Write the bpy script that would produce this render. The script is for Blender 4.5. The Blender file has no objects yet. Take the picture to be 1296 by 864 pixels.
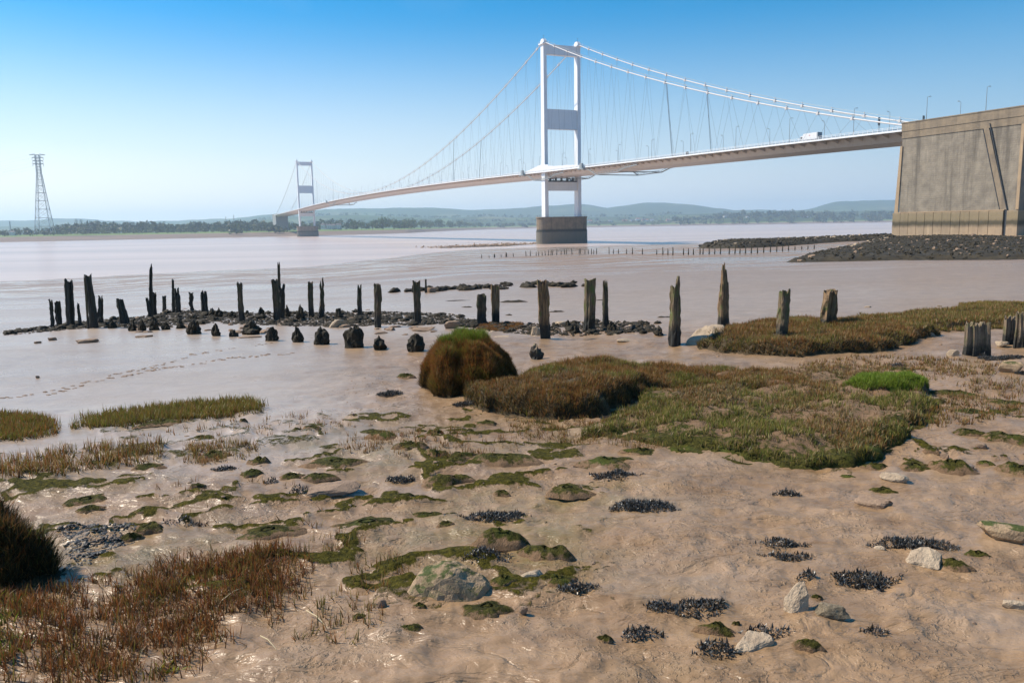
import bpy, bmesh, math, random
import numpy as np
from mathutils import Vector, Matrix, noise as mnoise

rad = math.radians
SC = bpy.context.scene
COL = SC.collection
random.seed(7)
RNG = np.random.default_rng(11)

# ------------------------------------------------------------------ camera
F, H0, ROLL, ZC = 1000.0, 286.0, 0.017, 12.8
PITCH = math.atan((432 - H0) / F)
cam_d = bpy.data.cameras.new('camera')
cam_d.sensor_width = 36.0
cam_d.lens = 36.0 * F / 1296.0
cam_d.clip_start = 0.1
cam_d.clip_end = 60000
cam = bpy.data.objects.new('camera', cam_d)
COL.objects.link(cam)
CAMM = Matrix.Rotation(math.pi / 2 - PITCH, 3, 'X') @ Matrix.Rotation(-ROLL, 3, 'Z')
cam.matrix_world = Matrix.Translation((0, 0, ZC)) @ CAMM.to_4x4()
SC.camera = cam

# ------------------------------------------------------------------ sky, sun, exposure
SUN = Vector((-0.97, 0.25, 0)).normalized()
SUN_EL = rad(47)
world = bpy.data.worlds.new("World")
SC.world = world
world.use_nodes = True
wn = world.node_tree
sky = wn.nodes.new('ShaderNodeTexSky')
sky.sky_type = 'NISHITA'
sky.sun_disc = False
sky.sun_elevation = SUN_EL
sky.sun_rotation = math.atan2(SUN.x, SUN.y)
sky.air_density = 1.0
sky.dust_density = 1.5
sky.ozone_density = 6.0
hs = wn.nodes.new('ShaderNodeHueSaturation')
hs.inputs['Saturation'].default_value = 2.5; hs.inputs['Hue'].default_value = 0.488
wn.links.new(sky.outputs[0], hs.inputs['Color'])
# pale summer haze low in the sky, whiter towards the sun's side
geo = wn.nodes.new('ShaderNodeTexCoord'); sepw = wn.nodes.new('ShaderNodeSeparateXYZ'); wn.links.new(geo.outputs['Generated'], sepw.inputs[0])
mrx = wn.nodes.new('ShaderNodeMapRange'); mrx.inputs[1].default_value = 0.55; mrx.inputs[2].default_value = -0.5; wn.links.new(sepw.outputs[0], mrx.inputs[0])
mrz = wn.nodes.new('ShaderNodeMapRange'); mrz.interpolation_type = 'SMOOTHSTEP'
mrz.inputs[1].default_value = 0.0; mrz.inputs[2].default_value = 0.27; mrz.inputs[3].default_value = 0.95; mrz.inputs[4].default_value = 0.0
wn.links.new(sepw.outputs[2], mrz.inputs[0])
hcol = wn.nodes.new('ShaderNodeMix'); hcol.data_type = 'RGBA'
hcol.inputs[6].default_value = (3.5, 4.2, 4.9, 1); hcol.inputs[7].default_value = (7.7, 7.7, 7.5, 1); wn.links.new(mrx.outputs[0], hcol.inputs[0])
wisp = wn.nodes.new('ShaderNodeTexNoise'); wisp.inputs['Scale'].default_value = 3.0; wisp.inputs['Detail'].default_value = 7; wisp.inputs['Distortion'].default_value = 0.6
wmap = wn.nodes.new('ShaderNodeMapping'); wmap.inputs['Scale'].default_value = (0.8, 0.8, 3.2); wn.links.new(geo.outputs['Generated'], wmap.inputs[0]); wn.links.new(wmap.outputs[0], wisp.inputs[0])
wr = wn.nodes.new('ShaderNodeMapRange'); wr.inputs[1].default_value = 0.48; wr.inputs[2].default_value = 0.78; wr.inputs[4].default_value = 0.10; wn.links.new(wisp.outputs[0], wr.inputs[0])
mxf = wn.nodes.new('ShaderNodeMath'); mxf.operation = 'MAXIMUM'; wn.links.new(mrz.outputs[0], mxf.inputs[0]); wn.links.new(wr.outputs[0], mxf.inputs[1])
smix = wn.nodes.new('ShaderNodeMix'); smix.data_type = 'RGBA'; wn.links.new(mxf.outputs[0], smix.inputs[0]); wn.links.new(hs.outputs[0], smix.inputs[6]); wn.links.new(hcol.outputs[2], smix.inputs[7])
wn.links.new(smix.outputs[2], wn.nodes['Background'].inputs[0])
wn.nodes['Background'].inputs[1].default_value = 0.115
sun_d = bpy.data.lights.new('sun', 'SUN')
sun_d.energy = 5.0
sun_d.angle = rad(0.5)
sun_d.color = (1.0, 0.885, 0.71)
sun = bpy.data.objects.new('sun', sun_d)
COL.objects.link(sun)
sdir = Vector((SUN.x * math.cos(SUN_EL), SUN.y * math.cos(SUN_EL), math.sin(SUN_EL)))
sun.rotation_euler = sdir.to_track_quat('Z', 'Y').to_euler()
SC.view_settings.view_transform = 'Standard'
SC.view_settings.look = 'None'
SC.view_settings.exposure = 0.45
SC.view_settings.gamma = 1.0
try:
    SC.cycles.volume_bounces = 1
    SC.cycles.max_bounces = 8
    SC.cycles.use_denoising = True
except Exception:
    pass

# ------------------------------------------------------------------ numpy noise
def _hash(ix, iy, seed):
    h = (ix.astype(np.int64) * 374761393 + iy.astype(np.int64) * 668265263 + seed * 974711) & 0xffffffff
    h = ((h ^ (h >> 13)) * 1274126177) & 0xffffffff
    h = (h ^ (h >> 16)) & 0xffffffff
    return h / 4294967295.0

def vnoise(x, y, seed=0):
    x = np.asarray(x, float); y = np.asarray(y, float)
    ix = np.floor(x); iy = np.floor(y)
    fx = x - ix; fy = y - iy
    fx = fx * fx * fx * (fx * (fx * 6 - 15) + 10); fy = fy * fy * fy * (fy * (fy * 6 - 15) + 10)
    a = _hash(ix, iy, seed); b = _hash(ix + 1, iy, seed)
    c = _hash(ix, iy + 1, seed); d = _hash(ix + 1, iy + 1, seed)
    return (a + (b - a) * fx) * (1 - fy) + (c + (d - c) * fx) * fy

def fbm(x, y, o=4, seed=0):
    s = 0; a = 0.5; t = 0
    for i in range(o):
        s = s + a * (vnoise(x, y, seed + i * 17) * 2 - 1); t += a
        x, y = x * 1.9 + y * 0.35 + 3.1, y * 1.9 - x * 0.35 + 1.7
        a *= 0.5
    return s / t

def sstep(a, b, x):
    t = np.clip((np.asarray(x, float) - a) / (b - a), 0, 1)
    return t * t * (3 - 2 * t)

# ------------------------------------------------------------------ ground height
BY = np.array([0, 5, 10, 22, 40, 60, 100, 170, 250, 350, 480, 600, 900, 30000.])
BU = np.array([-.65, -.3, 0, .3, .65])
BT = np.array([
 [3.0, 3.0, 3.0, 3.0, 3.0], [3.0, 3.0, 3.0, 3.0, 3.0], [3.1, 3.1, 3.1, 3.05, 3.0],
 [3.4, 3.35, 3.3, 3.2, 3.1], [4.3, 4.1, 4.0, 3.8, 3.7], [5.4, 4.9, 4.5, 4.3, 4.1],
 [7.8, 6.6, 5.5, 5.1, 4.7], [11.2, 9.4, 7.4, 6.3, 5.3], [13.6, 12.5, 9.4, 7.0, 5.6],
 [15., 14.2, 11.6, 8.6, 6.2], [16., 15.2, 12.95, 12.4, 8.5], [17., 16.2, 14.0, 14.5, 12.],
 [18, 18, 17, 17, 17.], [19, 19, 19, 19, 19.]])

def algae(x, y):
    r = 1 - np.abs(fbm(x * .85 + y * .25 + 4, y * 1.75 - x * .5, 3, 47)) * 3.0
    n = fbm(x * .5 + 7, y * .6, 2, 48)
    reg = sstep(15.2, 12.8, y) * sstep(5.2, 7.0, y) * sstep(1.6, -.3, x - .05 * y) + .8 * sstep(.36, .42, x / (y + .01)) * sstep(8.8, 9.6, y) * sstep(15, 12, y)
    return np.clip(sstep(.60, .92, r + .55 * n + .38 * fbm(x * 3.3, y * 3.9, 3, 46) + .10 * fbm(x * 9, y * 9, 2, 49)) * reg, 0, 1)

def ground(x, y, fine=True):
    x = np.asarray(x, float); y = np.asarray(y, float)
    R = np.hypot(x, y); ang = np.clip(np.arctan2(x, y), -0.66, 0.66)
    Y = R * np.cos(ang); u = np.clip(np.tan(ang), -.65, .65)
    ly = np.log(Y + 3); lb = np.log(BY + 3)
    j = np.clip(np.searchsorted(lb, ly) - 1, 0, len(BY) - 2)
    f = (ly - lb[j]) / (lb[j + 1] - lb[j])
    k = np.clip(np.searchsorted(BU, u) - 1, 0, 3)
    g = (u - BU[k]) / (BU[k + 1] - BU[k])
    g = g * g * (3 - 2 * g)
    B = (BT[j, k] * (1 - f) + BT[j + 1, k] * f) * (1 - g) + (BT[j, k + 1] * (1 - f) + BT[j + 1, k + 1] * f) * g
    z = ZC - B
    if fine:
        wetl = sstep(-2.0, -6.0, x) * sstep(9, 13, y)
        flat = np.maximum(wetl, sstep(24, 34, y))
        near = (1 - 0.85 * flat)
        z = z + near * (0.07 * fbm(x * .55, y * .55, 2, 3) + 0.030 * fbm(x * 1.9 + y * .5, y * 2.3, 3, 5))
        rid = 1 - np.abs(fbm(x * 1.3 - y * .6, y * 2.2 + x * .5, 3, 9)) * 2.6
        z = z + near * 0.027 * np.clip(rid, -0.2, 1)
        z = z + near * 0.026 * fbm(x * 4.2 + y * 2.0, y * 5.5 - x, 3, 15) * sstep(26, 16, y)
        r2 = 1 - np.abs(fbm(x * 3.1 + y * 1.2, y * 4.6 - x * 1.4, 3, 19)) * 3.2
        z = z + near * 0.012 * np.clip(r2, -0.3, 1) * sstep(20, 12, y)
        z = z + near * 0.007 * fbm(x * 13, y * 13, 2, 21) * sstep(16, 8, y)
        z = z + 0.050 * algae(x, y)
        z = z + 0.10 * fbm(x * .06, y * .09, 2, 31) * sstep(30, 60, y) * sstep(400, 200, y)
    return z

def ray(px, py):
    return CAMM @ Vector(((px - 648) / F, (432 - py) / F, -1.0))

def gpx(px, py, h=0.0, hi=1500.0):
    """ground point seen at a photo pixel (h = height above the ground there)"""
    r = ray(px, py)
    t = np.geomspace(2.5, hi, 700)
    zz = ZC + r.z * t
    gg = ground(r.x * t, r.y * t, False) + h
    below = np.nonzero(zz < gg)[0]
    if len(below) == 0:
        i = len(t) - 1
    else:
        i = max(1, below[0])
    a, b = t[i - 1], t[i]
    for _ in range(18):
        m = (a + b) / 2
        if ZC + r.z * m < float(ground(r.x * m, r.y * m, True)) + h: b = m
        else: a = m
    return Vector((r.x * b, r.y * b, float(ground(r.x * b, r.y * b, True)))), b

# ------------------------------------------------------------------ mesh helpers
def mesh_np(name, V, Fc, smooth=False, cols=None, mat=None):
    V = np.asarray(V, np.float32); Fc = np.asarray(Fc, np.int32)
    me = bpy.data.meshes.new(name)
    n = Fc.shape[1]
    me.vertices.add(len(V)); me.vertices.foreach_set('co', V.ravel())
    me.loops.add(Fc.size); me.loops.foreach_set('vertex_index', Fc.ravel())
    me.polygons.add(len(Fc))
    me.polygons.foreach_set('loop_start', np.arange(0, Fc.size, n, dtype=np.int32))
    me.polygons.foreach_set('loop_total', np.full(len(Fc), n, np.int32))
    me.polygons.foreach_set('use_smooth', np.full(len(Fc), bool(smooth)))
    if cols is not None:
        at = me.color_attributes.new('Col', 'FLOAT_COLOR', 'POINT')
        c = np.ones((len(V), 4), np.float32); c[:, :cols.shape[1]] = cols
        at.data.foreach_set('color', c.ravel())
    me.update(calc_edges=True)
    if mat: me.materials.append(mat)
    return me

def link(name, me, parent=None, loc=None, rotz=None, kind=None):
    o = bpy.data.objects.new(name, me)
    COL.objects.link(o)
    if parent: o.parent = parent
    if loc is not None: o.location = loc
    if rotz is not None: o.rotation_euler = (0, 0, rotz)
    if kind: o['kind'] = kind
    return o

def tag(o, label, cat, group=None, kind=None):
    o['label'] = label; o['category'] = cat
    if group: o['group'] = group
    if kind: o['kind'] = kind
    return o

def empty(name, loc=(0, 0, 0), rotz=0):
    o = bpy.data.objects.new(name, None); COL.objects.link(o)
    o.location = loc; o.rotation_euler = (0, 0, rotz); o.empty_display_size = 0.2
    return o

class MB:
    def __init__(s): s.v = []; s.f = []
    def hexa(s, p):            # 8 corners: bottom 4 ccw, top 4 ccw
        b = len(s.v); s.v += [tuple(q) for q in p]
        s.f += [(b+3, b+2, b+1, b), (b+4, b+5, b+6, b+7), (b, b+1, b+5, b+4), (b+1, b+2, b+6, b+5), (b+2, b+3, b+7, b+6), (b+3, b, b+4, b+7)]
    def box(s, x0, x1, y0, y1, z0, z1):
        s.hexa([(x0, y0, z0), (x1, y0, z0), (x1, y1, z0), (x0, y1, z0), (x0, y0, z1), (x1, y0, z1), (x1, y1, z1), (x0, y1, z1)])
    def tube(s, p, q, r0, r1=None, n=5, cap=True):
        p = Vector(p); q = Vector(q); r1 = r0 if r1 is None else r1
        d = (q - p).normalized(); a = d.orthogonal().normalized(); b = d.cross(a)
        k = len(s.v)
        for c, r in ((p, r0), (q, r1)):
            for i in range(n):
                t = 2 * math.pi * i / n
                s.v.append(tuple(c + a * r * math.cos(t) + b * r * math.sin(t)))
        for i in range(n):
            j = (i + 1) % n
            s.f.append((k + i, k + j, k + n + j, k + n + i))
        if cap:
            s.f.append(tuple(k + n - 1 - i for i in range(n))); s.f.append(tuple(k + n + i for i in range(n)))
    def bar(s, p, q, w, h, up=(0, 0, 1)):
        p = Vector(p); q = Vector(q); d = (q - p).normalized()
        a = d.cross(Vector(up))
        if a.length < 1e-3: a = d.cross(Vector((1, 0, 0)))
        a.normalize(); b = a.cross(d).normalized()
        a = a * w / 2; b = b * h / 2
        s.hexa([p - a - b, q - a - b, q + a - b, p + a - b, p - a + b, q - a + b, q + a + b, p + a + b])
    def sweep(s, prof, stations, close=True):
        """prof: list of (y,z); stations: list of (x, dz); ends capped"""
        k = len(s.v); n = len(prof)
        for (x, dz) in stations:
            for (y, z) in prof: s.v.append((x, y, z + dz))
        for i in range(len(stations) - 1):
            for j in range(n if close else n - 1):
                a = k + i * n + j; b = k + i * n + (j + 1) % n
                s.f.append((a, b, b + n, a + n))
        if close:
            s.f.append(tuple(k + j for j in range(n))[::-1])
            e = k + (len(stations) - 1) * n
            s.f.append(tuple(e + j for j in range(n)))
    def build(s, name, mat, parent=None, kind=None, loc=None, smooth=False):
        me = bpy.data.meshes.new(name); me.from_pydata(s.v, [], s.f); me.update()
        if smooth: me.polygons.foreach_set('use_smooth', [True] * len(me.polygons))
        if mat: me.materials.append(mat)
        return link(name, me, parent, loc, None, kind)

# ------------------------------------------------------------------ materials
def mat_new(name):
    m = bpy.data.materials.new(name); m.use_nodes = True
    nt = m.node_tree
    return m, nt, nt.nodes['Principled BSDF']

def N(nt, typ, **kw):
    n = nt.nodes.new(typ)
    for k, v in kw.items(): setattr(n, k, v)
    return n

def pos_vec(nt, scale=(1, 1, 1), obj=False, rot=(0, 0, 0)):
    mp = N(nt, 'ShaderNodeMapping'); mp.inputs['Scale'].default_value = scale; mp.inputs['Rotation'].default_value = rot
    if obj:
        tc = N(nt, 'ShaderNodeTexCoord'); nt.links.new(tc.outputs['Object'], mp.inputs[0])
    else:
        g = N(nt, 'ShaderNodeNewGeometry'); nt.links.new(g.outputs['Position'], mp.inputs[0])
    return mp.outputs[0]

def nz(nt, vec, scale, detail=4, rough=0.55, dist=0.0):
    n = N(nt, 'ShaderNodeTexNoise'); n.inputs['Scale'].default_value = scale
    n.inputs['Detail'].default_value = detail; n.inputs['Roughness'].default_value = rough
    n.inputs['Distortion'].default_value = dist
    nt.links.new(vec, n.inputs['Vector']); return n.outputs['Fac']

def ramp(nt, fac, stops, interp='LINEAR'):
    r = N(nt, 'ShaderNodeValToRGB'); cr = r.color_ramp; cr.interpolation = interp
    while len(cr.elements) < len(stops): cr.elements.new(0.5)
    for e, (p, c) in zip(cr.elements, stops):
        e.position = p; e.color = (c, c, c, 1) if not isinstance(c, tuple) else (c[0], c[1], c[2], 1)
    nt.links.new(fac, r.inputs[0]); return r.outputs[0]

def mixc(nt, fac, a, b):
    m = N(nt, 'ShaderNodeMix', data_type='RGBA')
    for s, v in ((0, fac), (6, a), (7, b)):
        if isinstance(v, (tuple, float, int)):
            m.inputs[s].default_value = (v[0], v[1], v[2], 1) if isinstance(v, tuple) else v
        else: nt.links.new(v, m.inputs[s])
    return m.outputs[2]

def mth(nt, op, a, b=0.0, c=None):
    m = N(nt, 'ShaderNodeMath', operation=op)
    for i, v in enumerate((a, b) if c is None else (a, b, c)):
        if isinstance(v, (int, float)): m.inputs[i].default_value = v
        else: nt.links.new(v, m.inputs[i])
    return m.outputs[0]

def bump(nt, h, strength, dist, normal=None):
    b = N(nt, 'ShaderNodeBump'); b.inputs['Strength'].default_value = strength; b.inputs['Distance'].default_value = dist
    nt.links.new(h, b.inputs['Height'])
    if normal is not None: nt.links.new(normal, b.inputs['Normal'])
    return b.outputs[0]

def simple(name, c1, c2=None, rough=0.6, scale=3.0, bs=0.0, bd=0.02, obj=False, metal=0.0, spec=0.5, vscale=(1, 1, 1)):
    m, nt, p = mat_new(name)
    c2 = c2 or tuple(v * 0.8 for v in c1)
    v = pos_vec(nt, vscale, obj)
    f = nz(nt, v, scale, 5)
    nt.links.new(mixc(nt, ramp(nt, f, [(0.3, 0.0), (0.7, 1.0)]), c1, c2), p.inputs['Base Color'])
    p.inputs['Roughness'].default_value = rough; p.inputs['Metallic'].default_value = metal
    p.inputs['Specular IOR Level'].default_value = spec
    if bs: nt.links.new(bump(nt, nz(nt, v, scale * 3, 4), bs, bd), p.inputs['Normal'])
    return m

def up_factor(nt, lo, hi):
    g = N(nt, 'ShaderNodeNewGeometry'); s = N(nt, 'ShaderNodeSeparateXYZ')
    nt.links.new(g.outputs['Normal'], s.inputs[0])
    r = N(nt, 'ShaderNodeMapRange'); r.inputs[1].default_value = lo; r.inputs[2].default_value = hi
    nt.links.new(s.outputs[2], r.inputs[0]); return r.outputs[0]

# mud: attribute 'Col' holds r = wetness, g = algae film
def make_mud():
    m, nt, p = mat_new('mud')
    v = pos_vec(nt)
    at = N(nt, 'ShaderNodeAttribute'); at.attribute_name = 'Col'
    sp = N(nt, 'ShaderNodeSeparateColor'); nt.links.new(at.outputs['Color'], sp.inputs[0])
    wet, alg = sp.outputs[0], sp.outputs[1]
    n1 = nz(nt, v, 1.3, 6, 0.6, 0.6)
    n2 = nz(nt, pos_vec(nt, (0.25, 1, 1), rot=(0, 0, 0.15)), 7.0, 5, 0.6)
    col = mixc(nt, ramp(nt, n1, [(0.3, 0.0), (0.72, 1.0)]), (0.160, 0.094, 0.044), (0.290, 0.182, 0.098))
    col = mixc(nt, ramp(nt, n2, [(0.35, 0.0), (0.75, 0.45)]), col, (0.36, 0.245, 0.145))
    fz = N(nt, 'ShaderNodeNewGeometry'); fs = N(nt, 'ShaderNodeSeparateXYZ'); nt.links.new(fz.outputs['Position'], fs.inputs[0])
    fr = N(nt, 'ShaderNodeMapRange'); nt.links.new(fs.outputs[1], fr.inputs[0]); fr.inputs[1].default_value = 50; fr.inputs[2].default_value = 110
    pfc = mth(nt, 'MULTIPLY', ramp(nt, nz(nt, pos_vec(nt, (0.045, 0.10, 1)), 1.0, 8, 0.68, 0.8), [(0.46, 0.0), (0.54, 0.8)]), fr.outputs[0])
    wd = ramp(nt, wet, [(0.0, 0.0), (1.0, 0.7)])
    col = mixc(nt, wd, col, (0.42, 0.345, 0.275))  # wet mud paled to put broad sky reflection into its colour
    col = mixc(nt, pfc, col, (0.22, 0.15, 0.105))
    an = ramp(nt, nz(nt, v, 3.5, 6, 0.7), [(0.35, 0.0), (0.6, 1.0)])
    col = mixc(nt, mth(nt, 'MULTIPLY', mth(nt, 'MULTIPLY', alg, an), 0.55), col, (0.12, 0.105, 0.03))
    mo = mixc(nt, ramp(nt, nz(nt, v, 20.0, 4, 0.65), [(0.35, 0.0), (0.7, 1.0)]), (0.024, 0.024, 0.004), (0.125, 0.105, 0.016))
    mfac = ramp(nt, mth(nt, 'ADD', sp.outputs[2], mth(nt, 'MULTIPLY', mth(nt, 'SUBTRACT', nz(nt, v, 11.0, 5, 0.7), 0.5), 1.3)), [(0.42, 0.0), (0.62, 1.0)])
    mfac = mth(nt, 'MULTIPLY', mfac, ramp(nt, sp.outputs[2], [(0.02, 0.0), (0.15, 1.0)]))
    col = mixc(nt, mfac, col, mo)
    nt.links.new(col, p.inputs['Base Color'])
    # roughness: wet places are a film of water, broken by pools and streaks
    st = ramp(nt, nz(nt, pos_vec(nt, (0.10, 0.55, 1)), 0.55, 7, 0.62, 0.5), [(0.38, 0.0), (0.62, 1.0)])
    rr = N(nt, 'ShaderNodeMapRange'); nt.links.new(wet, rr.inputs[0])
    rr.inputs[3].default_value = 0.36; rr.inputs[4].default_value = 0.36
    far = N(nt, 'ShaderNodeMapRange'); g_ = N(nt, 'ShaderNodeNewGeometry'); s_ = N(nt, 'ShaderNodeSeparateXYZ')
    nt.links.new(g_.outputs['Position'], s_.inputs[0]); nt.links.new(s_.outputs[1], far.inputs[0]); far.inputs[1].default_value = 60; far.inputs[2].default_value = 130
    pf = mth(nt, 'MULTIPLY', ramp(nt, nz(nt, pos_vec(nt, (0.045, 0.10, 1)), 1.0, 8, 0.68, 0.8), [(0.46, 0.0), (0.52, 1.0)]), far.outputs[0])
    r2 = mth(nt, 'SUBTRACT', rr.outputs[0], mth(nt, 'MULTIPLY', mth(nt, 'MULTIPLY', st, wet), 0.12))
    r2 = mth(nt, 'ADD', r2, mth(nt, 'MULTIPLY', pf, 0.15))
    r2 = mth(nt, 'SUBTRACT', r2, mth(nt, 'MULTIPLY', mth(nt, 'SUBTRACT', far.outputs[0], pf), 0.24))
    pn = ramp(nt, n1, [(0.55, 0.0), (0.7, 0.06)])
    nt.links.new(mth(nt, 'ADD', mth(nt, 'SUBTRACT', r2, pn), mth(nt, 'MULTIPLY', mfac, 0.35)), p.inputs['Roughness'])
    nt.links.new(mth(nt, 'MULTIPLY', mth(nt, 'ADD', mth(nt, 'MULTIPLY', wet, 0.40), 0.36), mth(nt, 'SUBTRACT', mth(nt, 'SUBTRACT', 1.0, mth(nt, 'MULTIPLY', pf, 0.75)), mth(nt, 'MULTIPLY', mfac, 0.85))), p.inputs['Specular IOR Level'])
    cr = mth(nt, 'ABSOLUTE', mth(nt, 'SUBTRACT', nz(nt, pos_vec(nt, (0.45, 1.1, 1), rot=(0, 0, 0.62)), 2.3, 5, 0.55, 0.7), 0.5))
    cr = ramp(nt, cr, [(0.0, 0.0), (0.05, 0.75), (0.16, 1.0)])
    cr2 = mth(nt, 'ABSOLUTE', mth(nt, 'SUBTRACT', nz(nt, pos_vec(nt, (0.6, 1.0, 1), rot=(0, 0, -0.3)), 6.5, 4, 0.55, 0.5), 0.5))
    cr2 = ramp(nt, cr2, [(0.0, 0.0), (0.07, 1.0)])
    mb = mth(nt, 'MULTIPLY', mth(nt, 'MULTIPLY', nz(nt, v, 48.0, 4, 0.7), mfac), 0.9)
    inv = mth(nt, 'SUBTRACT', 1.0, mth(nt, 'MULTIPLY', wet, 0.9))
    hh = mth(nt, 'ADD', nz(nt, pos_vec(nt, (0.55, 1, 1), rot=(0, 0, 0.5)), 4.5, 4, 0.5, 0.3), mth(nt, 'MULTIPLY', mth(nt, 'MULTIPLY', ramp(nt, nz(nt, v, 22.0, 4, 0.6), [(0.52, 0.0), (0.75, 1.0)]), ramp(nt, nz(nt, v, 1.1, 3), [(0.45, 0.1), (0.62, 1.0)])), 0.35))
    hh = mth(nt, 'ADD', mth(nt, 'MULTIPLY', hh, .8), mth(nt, 'ADD', mth(nt, 'MULTIPLY', cr, 0.24), mth(nt, 'MULTIPLY', cr2, 0.05)))
    hh = mth(nt, 'ADD', mth(nt, 'MULTIPLY', hh, inv), mb)
    b1 = bump(nt, hh, 0.9, 0.06)
    # distant ripples and creases of the flats
    rp = mth(nt, 'MULTIPLY', nz(nt, pos_vec(nt, (0.35, 1, 1)), 1.6, 5, 0.6), wet)
    nt.links.new(bump(nt, rp, 0.35, 0.02, b1), p.inputs['Normal'])
    return m

def make_water():
    m, nt, p = mat_new('water')
    v = pos_vec(nt, (0.25, 1, 1), rot=(0, 0, 0.12))
    band = ramp(nt, nz(nt, pos_vec(nt, (0.0012, 0.012, 1)), 1.0, 5, 0.55), [(0.35, 0.0), (0.65, 1.0)])
    nt.links.new(mixc(nt, band, (0.52, 0.39, 0.32), (0.40, 0.31, 0.26)), p.inputs['Base Color'])
    p.inputs['Roughness'].default_value = 0.26
    p.inputs['IOR'].default_value = 1.28
    h = mth(nt, 'MULTIPLY', nz(nt, v, 0.9, 5, 0.6), mth(nt, 'ADD', mth(nt, 'MULTIPLY', band, 0.7), 0.3))
    nt.links.new(bump(nt, h, 0.4, 0.2), p.inputs['Normal'])
    return m

def make_concrete(name, base, dark, course=0.0, streak=0.5, warm=None, tide=None):
    m, nt, p = mat_new(name)
    v = pos_vec(nt, obj=True)
    f = nz(nt, v, 0.35, 6, 0.6)
    col = mixc(nt, ramp(nt, f, [(0.32, 0.0), (0.7, 1.0)]), base, dark)
    vs = pos_vec(nt, (1, 1, 0.06), obj=True)
    sf = ramp(nt, nz(nt, vs, 0.55, 6, 0.65), [(0.5, 0.0), (0.72, streak)])
    col = mixc(nt, sf, col, tuple(c * 0.45 for c in dark))
    lf = ramp(nt, nz(nt, pos_vec(nt, (1.3, 1.3, 0.08), obj=True), 0.8, 5, 0.6), [(0.62, 0.0), (0.72, 0.5)])
    col = mixc(nt, lf, col, tuple(min(0.6, c * 1.5) for c in base))
    if tide:
        tc = N(nt, 'ShaderNodeTexCoord'); s = N(nt, 'ShaderNodeSeparateXYZ'); nt.links.new(tc.outputs['Object'], s.inputs[0])
        zz = mth(nt, 'ADD', s.outputs[2], mth(nt, 'MULTIPLY', nz(nt, pos_vec(nt, (1, 1, 0.3), obj=True), 0.5, 5, 0.7), tide[3]))
        for (z0, z1, c, a) in tide[0]:
            mr = N(nt, 'ShaderNodeMapRange'); mr.inputs[1].default_value = z0; mr.inputs[2].default_value = z0 + tide[1]
            nt.links.new(zz, mr.inputs[0])
            mr2 = N(nt, 'ShaderNodeMapRange'); mr2.inputs[1].default_value = z1; mr2.inputs[2].default_value = z1 + tide[2]
            mr2.inputs[3].default_value = 1; mr2.inputs[4].default_value = 0
            nt.links.new(zz, mr2.inputs[0])
            col = mixc(nt, mth(nt, 'MULTIPLY', mth(nt, 'MULTIPLY', mr.outputs[0], mr2.outputs[0]), a), col, c)
    nt.links.new(col, p.inputs['Base Color'])
    p.inputs['Roughness'].default_value = 0.85
    h = nz(nt, v, 1.6, 6, 0.6)
    b = bump(nt, h, 0.35, 0.25)
    if course:
        w = N(nt, 'ShaderNodeTexWave', wave_type='BANDS', bands_direction='Z')
        w.inputs['Scale'].default_value = course; w.inputs['Distortion'].default_value = 3.5; w.inputs['Detail'].default_value = 5; w.inputs['Detail Scale'].default_value = 1.5
        nt.links.new(v, w.inputs['Vector'])
        b = bump(nt, w.outputs['Fac'], 0.16, 0.08, b)
    nt.links.new(b, p.inputs['Normal'])
    return m

def make_wood(name, c1, c2, green, gamt, basez=0.45):
    """weathered pile: grain, algae, weed-dark foot (object space, foot at z = 0)"""
    m, nt, p = mat_new(name)
    vg = pos_vec(nt, (1, 1, 0.09), obj=True)
    g = nz(nt, vg, 26.0, 6, 0.65, 0.4)
    col = mixc(nt, ramp(nt, g, [(0.36, 0.0), (0.62, 1.0)]), c1, c2)
    a = ramp(nt, nz(nt, pos_vec(nt, (1, 1, 0.5), obj=True), 5.0, 5, 0.65), [(0.62 - gamt * 0.35, 0.0), (0.70 - gamt * 0.2, 1.0)])
    col = mixc(nt, a, col, green)
    tc = N(nt, 'ShaderNodeTexCoord'); s = N(nt, 'ShaderNodeSeparateXYZ'); nt.links.new(tc.outputs['Object'], s.inputs[0])
    zz = mth(nt, 'SUBTRACT', s.outputs[2], mth(nt, 'MULTIPLY', nz(nt, pos_vec(nt, obj=True), 9.0, 4), 0.5))
    mr = N(nt, 'ShaderNodeMapRange'); nt.links.new(zz, mr.inputs[0])
    mr.inputs[1].default_value = basez - 0.35; mr.inputs[2].default_value = basez - 0.1
    mr.inputs[3].default_value = 1.0; mr.inputs[4].default_value = 0.0
    col = mixc(nt, mr.outputs[0], col, (0.018, 0.017, 0.012))
    nt.links.new(col, p.inputs['Base Color']); p.inputs['Roughness'].default_value = 0.72
    hh = mth(nt, 'ADD', g, mth(nt, 'MULTIPLY', nz(nt, pos_vec(nt, obj=True), 34.0, 4), 0.4))
    nt.links.new(bump(nt, hh, 0.9, 0.03), p.inputs['Normal'])
    return m

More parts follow.
